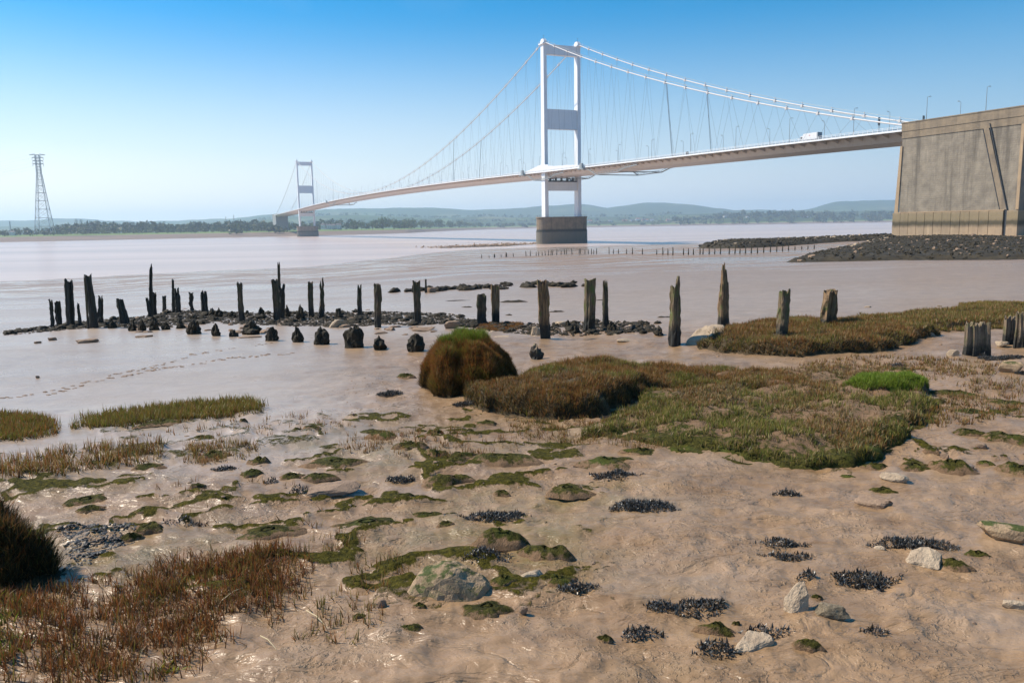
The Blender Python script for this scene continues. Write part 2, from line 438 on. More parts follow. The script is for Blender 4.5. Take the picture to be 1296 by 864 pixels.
def make_stone(name, c1, c2, moss=None, lo=0.35, hi=0.75, scale=7.0, bs=1.0, wetfoot=True):
    m, nt, p = mat_new(name)
    v = pos_vec(nt)
    n1 = nz(nt, v, scale, 6, 0.65)
    col = mixc(nt, ramp(nt, n1, [(0.33, 0.0), (0.68, 1.0)]), c1, c2)
    n3 = nz(nt, v, scale * 6, 3, 0.7)
    col = mixc(nt, ramp(nt, n3, [(0.56, 0.0), (0.75, 0.5)]), col, tuple(c * 0.35 for c in c2))
    if moss:
        u = up_factor(nt, lo, hi)
        mf = mth(nt, 'MULTIPLY', u, ramp(nt, nz(nt, v, 6.0, 5, 0.65), [(0.47, 0.0), (0.56, 1.0)]))
        mc = mixc(nt, nz(nt, v, 30.0, 3), tuple(c * .6 for c in moss), tuple(c * 1.1 for c in moss))
        col = mixc(nt, mf, col, mc)
    nt.links.new(col, p.inputs['Base Color']); p.inputs['Roughness'].default_value = 0.75; p.inputs['Specular IOR Level'].default_value = 0.25
    nt.links.new(bump(nt, mth(nt, 'ADD', n1, mth(nt, 'MULTIPLY', n3, 0.4)), bs, 0.03), p.inputs['Normal'])
    return m

def make_moss():
    """algae felt over a mud hump: green on the crest, mud coming through at the rim and in patches"""
    m, nt, p = mat_new('algae_moss')
    v = pos_vec(nt)
    at = N(nt, 'ShaderNodeAttribute'); at.attribute_name = 'Col'
    sp = N(nt, 'ShaderNodeSeparateColor'); nt.links.new(at.outputs['Color'], sp.inputs[0])
    n1 = nz(nt, v, 9.0, 6, 0.7)
    fac = mth(nt, 'ADD', sp.outputs[0], mth(nt, 'MULTIPLY', mth(nt, 'SUBTRACT', n1, 0.5), 2.0))
    f = ramp(nt, fac, [(0.40, 0.0), (0.62, 1.0)])
    g = mixc(nt, ramp(nt, nz(nt, v, 24.0, 4, 0.6), [(0.35, 0.0), (0.7, 1.0)]), (0.022, 0.024, 0.005), (0.110, 0.098, 0.018))
    g = mixc(nt, ramp(nt, nz(nt, v, 3.2, 3), [(0.55, 0.0), (0.7, 0.6)]), g, (0.085, 0.11, 0.018))
    mud = mixc(nt, nz(nt, v, 5.0, 4), (0.18, 0.11, 0.06), (0.31, 0.20, 0.12))
    nt.links.new(mixc(nt, f, mud, g), p.inputs['Base Color'])
    p.inputs['Roughness'].default_value = 0.75
    p.inputs['Specular IOR Level'].default_value = 0.12
    h = mth(nt, 'ADD', nz(nt, v, 60.0, 4, 0.7), nz(nt, v, 14.0, 4))
    nt.links.new(bump(nt, h, 1.0, 0.04), p.inputs['Normal'])
    return m

def make_leaf(name, rough=0.5, trans=0.35, spec=0.4):
    m, nt, p = mat_new(name)
    at = N(nt, 'ShaderNodeAttribute'); at.attribute_name = 'Col'
    f = nz(nt, pos_vec(nt), 18.0, 2)
    c = mixc(nt, ramp(nt, f, [(0.3, 0.0), (0.7, 0.25)]), at.outputs['Color'], (0.02, 0.018, 0.01))
    nt.links.new(c, p.inputs['Base Color'])
    p.inputs['Roughness'].default_value = rough; p.inputs['Specular IOR Level'].default_value = spec
    if trans:
        t = N(nt, 'ShaderNodeBsdfTranslucent'); nt.links.new(c, t.inputs[0])
        mx = N(nt, 'ShaderNodeMixShader'); mx.inputs[0].default_value = trans
        nt.links.new(p.outputs[0], mx.inputs[1]); nt.links.new(t.outputs[0], mx.inputs[2])
        nt.links.new(mx.outputs[0], nt.nodes['Material Output'].inputs[0])
    return m

def make_painted(name, c, streak=0.25, rust=(0.30, 0.22, 0.15)):
    m, nt, p = mat_new(name)
    f = ramp(nt, nz(nt, pos_vec(nt, (1, 1, 0.08), obj=True), 0.7, 5, 0.6), [(0.52, 0.0), (0.75, streak)])
    col = mixc(nt, f, c, rust)
    col = mixc(nt, ramp(nt, nz(nt, pos_vec(nt, obj=True), 0.25, 4), [(0.3, 0.0), (0.8, 0.25)]), col, tuple(v * 0.75 for v in c))
    nt.links.new(col, p.inputs['Base Color']); p.inputs['Roughness'].default_value = 0.42
    return m

MUD = make_mud(); WATER = make_water()
PAINT = make_painted('bridge_paint', (0.74, 0.76, 0.78), 0.18)
PAINT2 = make_painted('deck_soffit_paint', (0.62, 0.57, 0.53), 0.3, (0.25, 0.17, 0.12))
CABLE = simple('cable_paint', (0.62, 0.60, 0.59), rough=0.5)
WIRE = simple('hanger_steel', (0.20, 0.24, 0.27), rough=0.5)
GALV = simple('galvanised_steel', (0.30, 0.33, 0.34), rough=0.45, metal=0.3)
DARKM = simple('dark_metal_and_shade', (0.045, 0.05, 0.055), rough=0.5)  # also paints the shade in the anchorage grooves and plinth gap
ASPHALT = simple('asphalt', (0.05, 0.05, 0.05), rough=0.9, scale=1.0)
WALLC = make_concrete('ribbed_concrete', (0.275, 0.235, 0.178), (0.165, 0.140, 0.108), course=0.45, streak=0.8)
BANDC = make_concrete('smooth_concrete', (0.265, 0.205, 0.135), (0.175, 0.138, 0.098), streak=0.55)
MARGC = make_concrete('warm_concrete', (0.40, 0.285, 0.17), (0.32, 0.23, 0.145), streak=0.3)
PLINC = make_concrete('plinth_concrete', (0.36, 0.265, 0.17), (0.29, 0.215, 0.14), streak=0.3,
                      tide=([(10.3, 12.4, (0.060, 0.050, 0.028), 0.95), (12.2, 15.0, (0.19, 0.155, 0.085), 0.7)], 1.2, 1.2, 1.4))
FARC = simple('far_grey_concrete', (0.27, 0.28, 0.28), rough=.9)
PIERC = make_concrete('pier_concrete', (0.285, 0.215, 0.145), (0.17, 0.13, 0.092), course=0.8, streak=0.5,
                      tide=([(8.2, 10.0, (0.028, 0.032, 0.024), 0.95), (-5., 8.4, (0.13, 0.125, 0.10), 0.75)], 0.8, 1.2, 1.2))
LEAF = make_leaf('marsh_leaf')
WEED = make_leaf('seaweed', 0.38, 0.0, 0.45)
CANOPY = make_leaf('tree_foliage', 0.6, 0.25)
MOSS = make_moss()
BARK = simple('bark', (0.09, 0.07, 0.05), rough=0.9)
WOOD_BROWN = make_wood('brown_weathered_wood', (0.29, 0.175, 0.080), (0.085, 0.052, 0.027), (0.10, 0.115, 0.025), 0.25)
WOOD_GREEN = make_wood('green_weathered_wood', (0.215, 0.145, 0.075), (0.065, 0.045, 0.026), (0.085, 0.11, 0.02), 0.42)
WOOD_DARK = make_wood('dark_weathered_wood', (0.13, 0.088, 0.046), (0.038, 0.028, 0.018), (0.035, 0.042, 0.012), 0.5)
WOOD_BLACK = make_wood('black_sodden_wood', (0.018, 0.017, 0.012), (0.010, 0.010, 0.008), (0.014, 0.018, 0.008), 0.6)
STONE_PALE = make_stone('pale_limestone', (0.43, 0.335, 0.23), (0.30, 0.225, 0.155))
STONE_MOSSY = make_stone('mossy_stone', (0.38, 0.27, 0.165), (0.22, 0.15, 0.09), moss=(0.060, 0.075, 0.016), lo=0.45, hi=0.8)
STONE_MUD = make_stone('muddy_stone', (0.30, 0.205, 0.135), (0.19, 0.13, 0.09), scale=9.0, bs=0.8)
STONE_BARN = make_stone('barnacled_stone', (0.34, 0.27, 0.18), (0.12, 0.095, 0.06), scale=34.0, bs=1.0)
WEEDSTONE = make_stone('weed_covered_stone', (0.046, 0.036, 0.020), (0.014, 0.012, 0.008), scale=22.0, bs=1.0)
SHELFROCK = make_stone('weedy_shelf', (0.060, 0.045, 0.022), (0.018, 0.015, 0.009), scale=.9, bs=1.0)
STRAW = simple('dry_straw', (0.55, 0.45, 0.26), rough=0.7)

def ordn(i):
    w = ['first', 'second', 'third', 'fourth', 'fifth', 'sixth', 'seventh', 'eighth', 'ninth', 'tenth', 'eleventh', 'twelfth',
         'thirteenth', 'fourteenth', 'fifteenth', 'sixteenth', 'seventeenth', 'eighteenth', 'nineteenth', 'twentieth']
    if i < 20: return w[i]
    t = {2: 'twenty', 3: 'thirty', 4: 'forty', 5: 'fifty', 6: 'sixty'}[(i + 1) // 10]
    r = (i + 1) % 10
    return {'twenty': 'twentieth', 'thirty': 'thirtieth', 'forty': 'fortieth', 'fifty': 'fiftieth', 'sixty': 'sixtieth'}[t] if r == 0 else t + '-' + w[r - 1]
# ================================================================== SETTING: ground sheet
def polar_sheet(rs, angs):
    A, R = np.meshgrid(angs, rs)
    X = R * np.sin(A); Y = R * np.cos(A)
    return X, Y

def grid_faces(nr, nc, wrap=False):
    i = np.arange(nr - 1)[:, None]; j = np.arange(nc if wrap else nc - 1)[None, :]
    a = i * nc + j; b = i * nc + (j + 1) % nc
    return np.stack([a, b, b + nc, a + nc], -1).reshape(-1, 4)

def build_ground():
    rs = np.concatenate([[0.3, 1.0, 2.0, 3.0], 3.6 * 1.0085 ** np.arange(0, 330), ])
    rs = np.concatenate([rs, rs[-1] * 1.022 ** np.arange(1, 140)])
    rs = np.concatenate([rs, rs[-1] * 1.3 ** np.arange(1, 30)]); rs = rs[rs < 12000]; rs = np.append(rs, 12000)
    fine = np.radians(np.arange(-40, 40.01, 0.16))
    coarse = np.radians(np.arange(46, 314.1, 6.0))
    angs = np.concatenate([fine, coarse])
    X, Y = polar_sheet(rs, angs)
    Z = ground(X, Y)
    # wetness & algae film, read by the mud material
    bay = sstep(-1.5, -5.5, X + 0.25 * (Y - 16)) * sstep(8.5, 12, Y)
    flats = sstep(22, 27, Y) * (1 - .62 * sstep(-.22, .12, X / np.maximum(Y, 1)) * sstep(330, 200, Y))
    wet = np.clip(np.maximum(bay * (0.8 + .3 * fbm(X * .3, Y * .5, 3, 61)), flats * (0.75 + .35 * fbm(X * .05, Y * .12, 3, 62))), 0, 1)
    wet = np.maximum(wet, np.clip(.35 * fbm(X * .8, Y * 1.1, 3, 63), 0, 1))
    alg = np.clip(1.6 * fbm(X * .5, Y * .7, 3, 71) + .25, 0, 1) * sstep(14, 11, Y) * sstep(1.2, -.6, X - .15 * Y)
    cols = np.stack([wet, alg, algae(X, Y) * (1 - wet * .6)], -1).reshape(-1, 3)
    V = np.stack([X, Y, Z], -1).reshape(-1, 3)
    me = mesh_np('mud_foreshore', V, grid_faces(len(rs), len(angs), True)[:, ::-1], True, cols, MUD)
    o = link('mud_foreshore', me, kind='structure')
    return o
build_ground()

def build_water():
    rs = np.concatenate([[0.5], 60 * 1.25 ** np.arange(0, 24)]); rs = rs[rs < 11900]; rs = np.append(rs, 11900)
    angs = np.radians(np.arange(0, 360, 4.0))
    X, Y = polar_sheet(rs, angs)
    V = np.stack([X, Y, np.zeros_like(X)], -1).reshape(-1, 3)
    link('river_water', mesh_np('river_water', V, grid_faces(len(rs), len(angs), True)[:, ::-1], True, None, WATER), kind='structure')
build_water()

# ------------------------------------------------------------------ far shore and hills (a real height field, metres)
def hrow(px): return H0 - (px - 648) * ROLL          # horizon row at a photo column
def tabz(pts, D):
    """crest rows in the photo -> (u, z) at distance D"""
    u = []; z = []
    for (px, row) in pts:
        u.append((px - 648) / F); z.append(ZC + (hrow(px) - row) / F * D)
    return np.array(u), np.array(z)

HA = tabz([(-250, 281), (0, 279.5), (60, 279), (75, 275.5), (110, 276), (140, 278.5), (200, 279.5), (235, 279), (260, 277.5), (300, 277), (340, 272), (380, 268), (410, 266), (455, 264.5), (510, 264), (560, 264), (600, 266.5), (640, 265), (690, 262), (720, 259), (732, 258.5), (755, 261.5), (770, 264), (790, 260.5), (820, 257), (840, 258), (860, 259), (880, 259.5), (895, 262), (930, 266), (1000, 267), (1030, 262), (1055, 256.5), (1090, 254.5), (1135, 253.5), (1200, 254), (1300, 256), (1500, 262)], 8500)
HB = tabz([(-250, 287), (0, 286), (200, 284), (330, 279), (350, 277), (400, 273), (440, 272), (480, 273), (520, 274), (560, 275), (600, 274), (640, 274), (680, 274), (720, 276), (760, 274), (800, 273), (850, 271), (880, 270), (920, 269), (980, 269), (1030, 267), (1100, 266), (1150, 267), (1300, 268), (1500, 270)], 5600)
HC = tabz([(-250, 296), (300, 292), (560, 290), (640, 284), (700, 283), (760, 281), (820, 279), (860, 279), (900, 276.5), (930, 275), (1000, 274), (1060, 275), (1140, 275), (1300, 275), (1500, 274)], 4100)
SH_U = (np.array([-260, 0, 300, 420, 470, 520, 560, 620, 680, 760, 1000, 1140, 1300, 1500]) - 648) / F
SH_D = np.array([1250, 1330, 1500, 1620, 1700, 1900, 2500, 3300, 3600, 3700, 3750, 3600, 3400, 3200.])   # distance of the waterline

def farland(u, d):
    sh = np.interp(u, SH_U, SH_D)
    s = d - sh
    z = -2.5 + 11.5 * sstep(-60, 190, s) + 2.0 * sstep(190, 420, s)
    z = z + 7 * sstep(330, 600, s) * sstep(2200, 1200, d)
    nz_ = fbm(u * 30 + d * .0007, d * .0012, 4, 81)
    for (tab, D, w, a) in ((HC, 4100, 330, 3), (HB, 5600, 700, 9), (HA, 8500, 1500, 16)):
        crest = np.interp(u, tab[0], tab[1]) - 5
        k = np.exp(-((d - D) / w) ** 2)
        k = np.where(d > D, np.maximum(k, 0.55), k)
        z = np.maximum(z, np.where(s > 200, 9 + (crest - 9) * k + nz_ * a * k, -99))
    return z

def build_far():
    us = np.arange(-0.95, 0.951, 0.004)
    ds = np.concatenate([np.arange(1180, 2200, 25), np.arange(2200, 4600, 45), np.arange(4600, 11400, 110)])
    U, D = np.meshgrid(us, ds)
    Z = farland(U, D)
    V = np.stack([U * D, D, Z], -1).reshape(-1, 3)
    m, nt, p = mat_new('far_country')
    v = pos_vec(nt)
    g = N(nt, 'ShaderNodeNewGeometry'); s = N(nt, 'ShaderNodeSeparateXYZ'); nt.links.new(g.outputs['Position'], s.inputs[0])
    vor = N(nt, 'ShaderNodeTexVoronoi'); vor.inputs['Scale'].default_value = 0.0042
    nt.links.new(v, vor.inputs['Vector'])
    sp = N(nt, 'ShaderNodeSeparateColor'); nt.links.new(vor.outputs['Color'], sp.inputs[0])
    field = ramp(nt, sp.outputs[0], [(0.0, (0.06, 0.085, 0.03)), (0.35, (0.085, 0.12, 0.04)), (0.6, (0.12, 0.13, 0.06)), (0.8, (0.05, 0.07, 0.03))], 'CONSTANT')
    wood = ramp(nt, nz(nt, v, 0.0016, 6, 0.65), [(0.40, 0.0), (0.5, 1.0)])
    col = mixc(nt, wood, field, mixc(nt, nz(nt, v, 0.03, 4, 0.7), (0.025, 0.045, 0.02), (0.07, 0.10, 0.035)))
    mudc = mixc(nt, nz(nt, pos_vec(nt, (0.3, 1, 4)), 0.02, 5, 0.6), (0.27, 0.20, 0.16), (0.13, 0.105, 0.085))
    def band(z0, z1):
        mr = N(nt, 'ShaderNodeMapRange'); mr.inputs[1].default_value = z0; mr.inputs[2].default_value = z1
        nt.links.new(s.outputs[2], mr.inputs[0]); return mr.outputs[0]
    grass = mixc(nt, nz(nt, v, 0.02, 4), (0.13, 0.19, 0.05), (0.17, 0.23, 0.08))
    col = mixc(nt, band(8.0, 8.6), mudc, mixc(nt, band(11.2, 12.5), grass, col))
    nt.links.new(col, p.inputs['Base Color']); p.inputs['Roughness'].default_value = 0.95
    p.inputs['Specular IOR Level'].default_value = 0.1
    link('far_hills', mesh_np('far_hills', V, grid_faces(len(ds), len(us)), True, None, m), kind='structure')
build_far()

# ------------------------------------------------------------------ foliage clumps
def crown_tris(specs, per, size, rng, pal):
    """specs (n,5): x,y,z centre, rx, rz -> loose leaf-clump triangles through the crown shell"""
    specs = np.asarray(specs, float); n = len(specs)
    idx = np.repeat(np.arange(n), per)
    S = specs[idx]; m = len(idx)
    d = rng.normal(size=(m, 3)); d /= np.linalg.norm(d, axis=1)[:, None]
    d[:, 2] = np.abs(d[:, 2]) * 1.15 - 0.25
    lump = 1 + 0.24 * np.sin(d[:, 0] * 5 + idx * 1.3) * np.cos(d[:, 1] * 4.3 + idx * .7) + rng.normal(size=m) * 0.07
    rr = lump * rng.uniform(0.72, 1.0, m) ** 0.5
    C = S[:, :3] + d * rr[:, None] * np.stack([S[:, 3], S[:, 3], S[:, 4]], 1)
    sz = (size * rng.uniform(0.6, 1.4, m) * S[:, 3])[:, None]
    a = rng.normal(size=(m, 3)); b = rng.normal(size=(m, 3)); c = rng.normal(size=(m, 3))
    V = np.stack([C + a * sz * .7, C + b * sz * .7, C + c * sz * .7], 1).reshape(-1, 3)
    Fc = np.arange(3 * m).reshape(-1, 3)
    pal = np.array(pal); ci = rng.integers(0, len(pal), n)
    col = pal[ci][idx] * rng.uniform(0.7, 1.3, (m, 1))
    return V, Fc, np.repeat(col, 3, 0)

def far_point(px, d, dz=0.0):
    u = (px - 648) / F
    return np.array([u * d, d, float(farland(np.array(u), np.array(float(d)))) + dz])

TREEPAL = [(0.035, 0.06, 0.016), (0.045, 0.07, 0.02), (0.065, 0.095, 0.026), (0.028, 0.05, 0.016), (0.085, 0.10, 0.032)]

def crest_for(table, px): return np.interp(px, [t[0] for t in table], [t[1] for t in table])

def wood(name, px0, px1, crest, nrow, rng, d_front, d_back, per=60, rsz=6.5, pal=TREEPAL):
    """a wood: rows of crowns whose tops follow the photographed skyline"""
    sp = []
    for k in range(nrow * 2):
        f = k / max(1, nrow * 2 - 1)
        step = rsz * 0.85 / ((d_front + d_back) / 2) * F
        for px in np.arange(px0, px1, step):
            p = px + rng.uniform(-.5, .5) * step
            sh = float(np.interp((p - 648) / F, SH_U, SH_D))
            d = sh + d_front + (d_back - d_front) * f + rng.uniform(-15, 15)
            base = far_point(p, d)
            top = ZC + (hrow(p) - crest_for(crest, p)) / F * d
            low = base[2] + 5
            tz = low + (top - low) * (0.45 + 0.55 * f) * rng.uniform(0.82, 1.04)
            tz = max(tz, base[2] + 4.0)
            r = rsz * rng.uniform(0.6, 1.45)
            rz = min(max((tz - base[2]) * 0.55, 2.5), rsz * 1.2)
            sp.append((base[0], base[1], tz - rz, r, rz))
            if tz - 2 * rz > base[2] + 2:
                sp.append((base[0], base[1] - 1, tz - 2.2 * rz, r, rz))
    V, Fc, C = crown_tris(sp, per, 0.36, rng, pal)
    return link(name, mesh_np(name, V, Fc, False, C, CANOPY))

CR_L = [(0, 293), (20, 290), (40, 288), (58, 290), (75, 288), (85, 283), (110, 280.5), (125, 279.5), (140, 279), (158, 281), (170, 281.5), (185, 279.5), (200, 279), (212, 281), (232, 283), (250, 281), (270, 279), (300, 279), (330, 278), (345, 279), (372, 281)]
t = wood('woodland', 75, 372, CR_L, 5, RNG, 300, 560, 70, 7.0)
tag(t, 'long dark wood on the low far point left of the far bridge tower', 'woodland', kind='stuff')
t = wood('hedge_scrub', 2, 78, CR_L, 3, RNG, 260, 420, 60, 5.0)
tag(t, 'low scrub along the far shore under the electricity pylon', 'scrub', kind='stuff')
CR_F = [(75, 291), (200, 290), (330, 289), (372, 288)]
t = wood('shore_bushes', 80, 372, CR_F, 2, RNG, 235, 290, 50, 4.2, [(0.08, 0.12, 0.04), (0.06, 0.095, 0.03), (0.11, 0.14, 0.06)])
tag(t, 'pale green bushes in front of the long wood on the far point', 'bushes', kind='stuff')
CR_M = [(372, 280), (395, 281), (410, 279), (430, 277), (450, 277), (470, 279), (490, 276), (560, 279), (600, 281), (640, 282), (680, 283)]
t = wood('anchorage_trees', 322, 376, [(320, 283), (340, 283.5), (376, 284)], 4, RNG, 95, 160, 60, 6.0)
tag(t, 'dark trees on the shore in front of the distant anchorage', 'trees', kind='stuff')
t = wood('woodland', 372, 680, CR_M, 3, RNG, 330, 560, 60, 7.0)
tag(t, 'wood on the far bank between the far tower and the near tower', 'woodland', kind='stuff')
CR_R = [(860, 274), (880, 273), (900, 270), (920, 268), (940, 265), (960, 266.5), (1000, 264), (1030, 267), (1060, 266), (1100, 267), (1135, 265), (1160, 266), (1300, 267)]
t = wood('woodland', 862, 1180, CR_R, 9, RNG, 60, 700, 45, 9.5)
tag(t, 'wooded far bank right of the near tower behind the anchorage', 'woodland', kind='stuff')
CR_Q = [(640, 285), (700, 284), (760, 283.5), (800, 283), (862, 280)]
t = wood('shore_bushes', 640, 870, CR_Q, 3, RNG, 120, 500, 45, 10.0)
tag(t, 'hedges and low trees on the distant shore behind the near tower', 'bushes', kind='stuff')
sp = []
for px in np.arange(330, 870, 3.0):
    for D in (5000, 5500):
        if RNG.random() < 0.55:
            b = far_point(px + RNG.uniform(-2, 2), D); r = RNG.uniform(10, 17); sp.append((b[0], b[1], b[2] + 5, r, r * .8))
V, Fc, C = crown_tris(sp, 30, 0.32, RNG, TREEPAL)
tag(link('hedgerow_trees', mesh_np('hedgerow_trees', V, Fc, False, C, CANOPY)), 'hazy hedgerow trees scattered over the slopes behind the far wood', 'trees', kind='stuff')

# round trees on the far bank that can be told apart
TR = [(452, 277, 5), (462, 280, 4), (476, 278, 5), (489, 273.5, 6.5), (503, 275.5, 5.5), (516, 277, 5), (524, 274.5, 6), (537, 277.5, 5.5), (549, 279, 4.5), (559, 276.5, 6), (572, 279.5, 4.5), (585, 278.5, 5.5), (598, 281, 4), (611, 281.5, 4), (427, 281, 4), (372, 283, 4.5), (402, 283, 4)]
TR.sort()
for i, (px, row, rpx) in enumerate(TR):
    sh = float(np.interp((px - 648) / F, SH_U, SH_D)); d = sh + 290
    b = far_point(px, d); top = ZC + (hrow(px) - row) / F * d
    r = rpx * d / F; rz = (top - b[2]) * 0.46
    root = empty('tree', b)
    if px < 410: place = 'left of the white houses'; k = [q for q in TR if q[0] < 410].index((px, row, rpx))
    else: place = 'right of the far tower'; k = [q for q in TR if q[0] >= 410].index((px, row, rpx))
    tag(root, ordn(k) + ' rounded pale green tree on the far bank ' + place, 'tree', 'rounded trees on the far bank')
    tm = MB(); tm.tube((0, 0, -1), (0, 0, top - b[2] - rz), r * .09, r * .05, 6)
    for q in range(3):
        a = q * 2.1 + i; tm.tube((0, 0, rz * .5), (math.cos(a) * r * .5, math.sin(a) * r * .5, (top - b[2]) * .7), r * .04, r * .02, 4)
    tm.build('trunk', BARK, root)
    subs = [(0, 0, top - b[2] - rz * .95, r * .75, rz * .9)] + [(math.cos(q * 1.26 + i) * r * .5, math.sin(q * 1.26 + i) * r * .5, (top - b[2]) * RNG.uniform(.42, .6), r * .55, rz * .6) for q in range(5)]
    V, Fc, C = crown_tris(subs, 90, 0.2, RNG, [(0.09, 0.14, 0.04), (0.11, 0.15, 0.045), (0.075, 0.12, 0.035)])
    link('crown', mesh_np('crown', V, Fc, False, C, CANOPY), root)
# ================================================================== BRIDGE (local x = along towards the near anchorage, -y = upstream/left side, z up)
BC = Vector((36.46, 561.85, 0)); BA = 0.4248
BROT = math.atan2(-math.cos(BA), math.sin(BA))
br = empty('suspension_bridge', BC, BROT)
tag(br, 'white suspension bridge with two portal towers crossing the wide brown estuary', 'bridge')
T0, T1 = -988.0, 290.0           # far tower, near anchorage
TF = -988.0 - 300.0

def deck_z(t):
    if t >= 0: return 49.3 - 4.8 * t / 288.0
    if t >= -988: return 49.3 + 22.0 * (-t / 988.0) * (1 + t / 988.0)
    return 49.3 - 4.8 * (-988 - t) / 288.0
def cable_z(t):
    if t >= 0: return 135.4 - 0.3974 * t + 0.000307 * t * t
    if t >= -988: return 57.0 + 78.4 * ((t + 494) / 494) ** 2
    s = -988 - t
    return 135.4 - 0.3974 * s + 0.000307 * s * s
CW = 13.0
def stations(a, b, step):
    n = max(1, int(round(abs(b - a) / step))); return [a + (b - a) * i / n for i in range(n + 1)]

st = [(t, deck_z(t)) for t in stations(TF, 291.5, 18)]
m = MB(); m.sweep([(-11.4, -0.35), (-11.4, -0.85), (-9.0, -3.4), (9.0, -3.4), (11.4, -0.85), (11.4, -0.35)][::-1], st); m.build('deck_box', PAINT2, br)
m = MB(); m.sweep([(-11.3, -0.346), (11.3, -0.346), (11.3, -0.05), (-11.3, -0.05)], st); m.build('road_surface', ASPHALT, br)
for sgn in (-1, 1):
    m = MB(); pr = [(sgn * 11.42, -0.55), (sgn * 15.9, -0.40), (sgn * 15.9, -0.1), (sgn * 11.42, -0.1)]
    m.sweep(pr if sgn > 0 else pr[::-1], st); m.build('footway', PAINT2, br)
    m = MB(); pr = [(sgn * 15.91, -0.5), (sgn * 16.1, -0.5), (sgn * 16.1, 0.12), (sgn * 15.91, 0.12)]
    m.sweep(pr if sgn > 0 else pr[::-1], st); m.build('edge_fascia', PAINT, br)
    m = MB()
    for z in (0.75, 1.25): m.sweep([(sgn * 15.95 - .05, z), (sgn * 15.95 + .05, z), (sgn * 15.95 + .05, z + .1), (sgn * 15.95 - .05, z + .1)], st)
    hr_ = m.build('handrail', PAINT, br)
    m = MB()
    for t in stations(TF, 290, 2.2):
        z = deck_z(t); m.box(t - .07, t + .07, sgn * 15.95 - .05, sgn * 15.95 + .05, z + .12, z + 1.34)
    m.build('handrail_posts', PAINT, hr_, 'stuff')
    m = MB()
    for z in (0.45, 0.85): m.sweep([(sgn * 11.1 - .06, z), (sgn * 11.1 + .06, z), (sgn * 11.1 + .06, z + .25), (sgn * 11.1 - .06, z + .25)], st)
    for t in stations(TF, 290, 3.6):
        z = deck_z(t); m.box(t - .06, t + .06, sgn * 11.1 + .08, sgn * 11.1 + .2, z - .05, z + 1.1)
    m.build('crash_barrier', GALV, br, 'stuff')
# cantilever brackets under the footways
def bracket_me():
    m = MB()
    # triangular web
    k = len(m.v)
    pts = [(-11.35, -0.56), (-15.7, -0.42), (-15.7, -0.62), (-11.0, -2.0)]
    for x in (-.12, .12):
        for (y, z) in pts: m.v.append((x, y, z))
    n = 4
    m.f += [tuple(k + i for i in range(n)), tuple(k + n + i for i in range(n))[::-1]]
    for i in range(n): j = (i + 1) % n; m.f.append((k + i, k + n + i, k + n + j, k + j))
    me = bpy.data.meshes.new('bracket'); me.from_pydata(m.v, [], m.f); me.update(); me.materials.append(PAINT2); return me
bme = bracket_me()
ts = list(np.arange(286, -988, -5.98))
for t in ts[:215]:
    o = link('bracket', bme, br); o.location = (t, 0, deck_z(t))
mm = MB()
for sgn, tl in ((1, list(np.arange(286, TF, -5.98))), (-1, ts[215:])):
    for t in tl:
        z = deck_z(t)
        mm.hexa([(t - .1, sgn * 11.2, z - 1.9), (t + .1, sgn * 11.2, z - 1.9), (t + .1, sgn * 15.7, z - .62), (t - .1, sgn * 15.7, z - .62),
                 (t - .1, sgn * 11.4, z - .58), (t + .1, sgn * 11.4, z - .58), (t + .1, sgn * 15.7, z - .44), (t - .1, sgn * 15.7, z - .44)])
mm.build('brackets', PAINT2, br, 'stuff')

# main cables
def cable(y, r, dz, name, mat, step=9):
    cu = bpy.data.curves.new(name, 'CURVE'); cu.dimensions = '3D'; cu.bevel_depth = r; cu.bevel_resolution = 2
    tl = stations(TF + 2, -988, step) + stations(-988, 0, step)[1:] + stations(0, 291, step)[1:]
    s = cu.splines.new('POLY'); s.points.add(len(tl) - 1)
    for i, t in enumerate(tl): s.points[i].co = (t, y, cable_z(t) + dz, 1)
    tmp = bpy.data.objects.new('tmp', cu)
    me = bpy.data.meshes.new_from_object(tmp); bpy.data.objects.remove(tmp)
    me.materials.clear(); me.materials.append(mat); me.name = name
    return link(name, me, br)
for sgn in (-1, 1):
    cable(sgn * CW, 0.29, 0, 'main_cable', CABLE)
    cable(sgn * CW - .45, 0.045, 1.25, 'cable_handrail', GALV, 18)
    cable(sgn * CW + .45, 0.045, 1.25, 'cable_handrail', GALV, 18)
# clamps and inclined hangers
clampm = MB(); clampm.box(-.55, .55, -.52, .52, -.6, .55); clampm.box(-.09, .09, -.1, .1, .55, 1.7)
cme = bpy.data.meshes.new('cable_clamp'); cme.from_pydata(clampm.v, [], clampm.f); cme.update(); cme.materials.append(CABLE)
nodes = [264.3 - 17.75 * k for k in range(15)] + [-(k + .55) * 17.85 for k in range(55)] + [-988 - 16 - 17.75 * k for k in range(15)]
hang = []
for sgn in (-1, 1):
    for t in nodes:
        z = cable_z(t)
        if z < deck_z(t) + 2.5: continue
        if t > -620:
            o = link('cable_clamp', cme, br); o.location = (t, sgn * CW, z)
        for s in (-1, 1):
            t2 = t + s * 8.9
            if t2 > 288: continue
            hang.append(((t, sgn * CW, z), (t2, sgn * 12.6, deck_z(t2) - .1)))
hang.sort(key=lambda h: -h[0][0])
for p, q in hang[:300]:
    m = MB(); m.tube(p, q, 0.042, n=4); m.build('hanger', WIRE, br)
m = MB()
for p, q in hang[300:]: m.tube(p, q, 0.042, n=3)
if hang[300:]: m.build('far_hangers', WIRE, br, 'stuff')
for t in (141.5, -177, -811):
    for sgn in (-1, 1):
        s = 5.5 if t > 0 else -6
        for o_ in (-.25, .25):
            m = MB(); m.tube((t + o_, sgn * CW, cable_z(t)), (t + s + o_, sgn * 12.7, deck_z(t + s)), 0.10, n=5); m.build('tie_rod', WIRE, br)

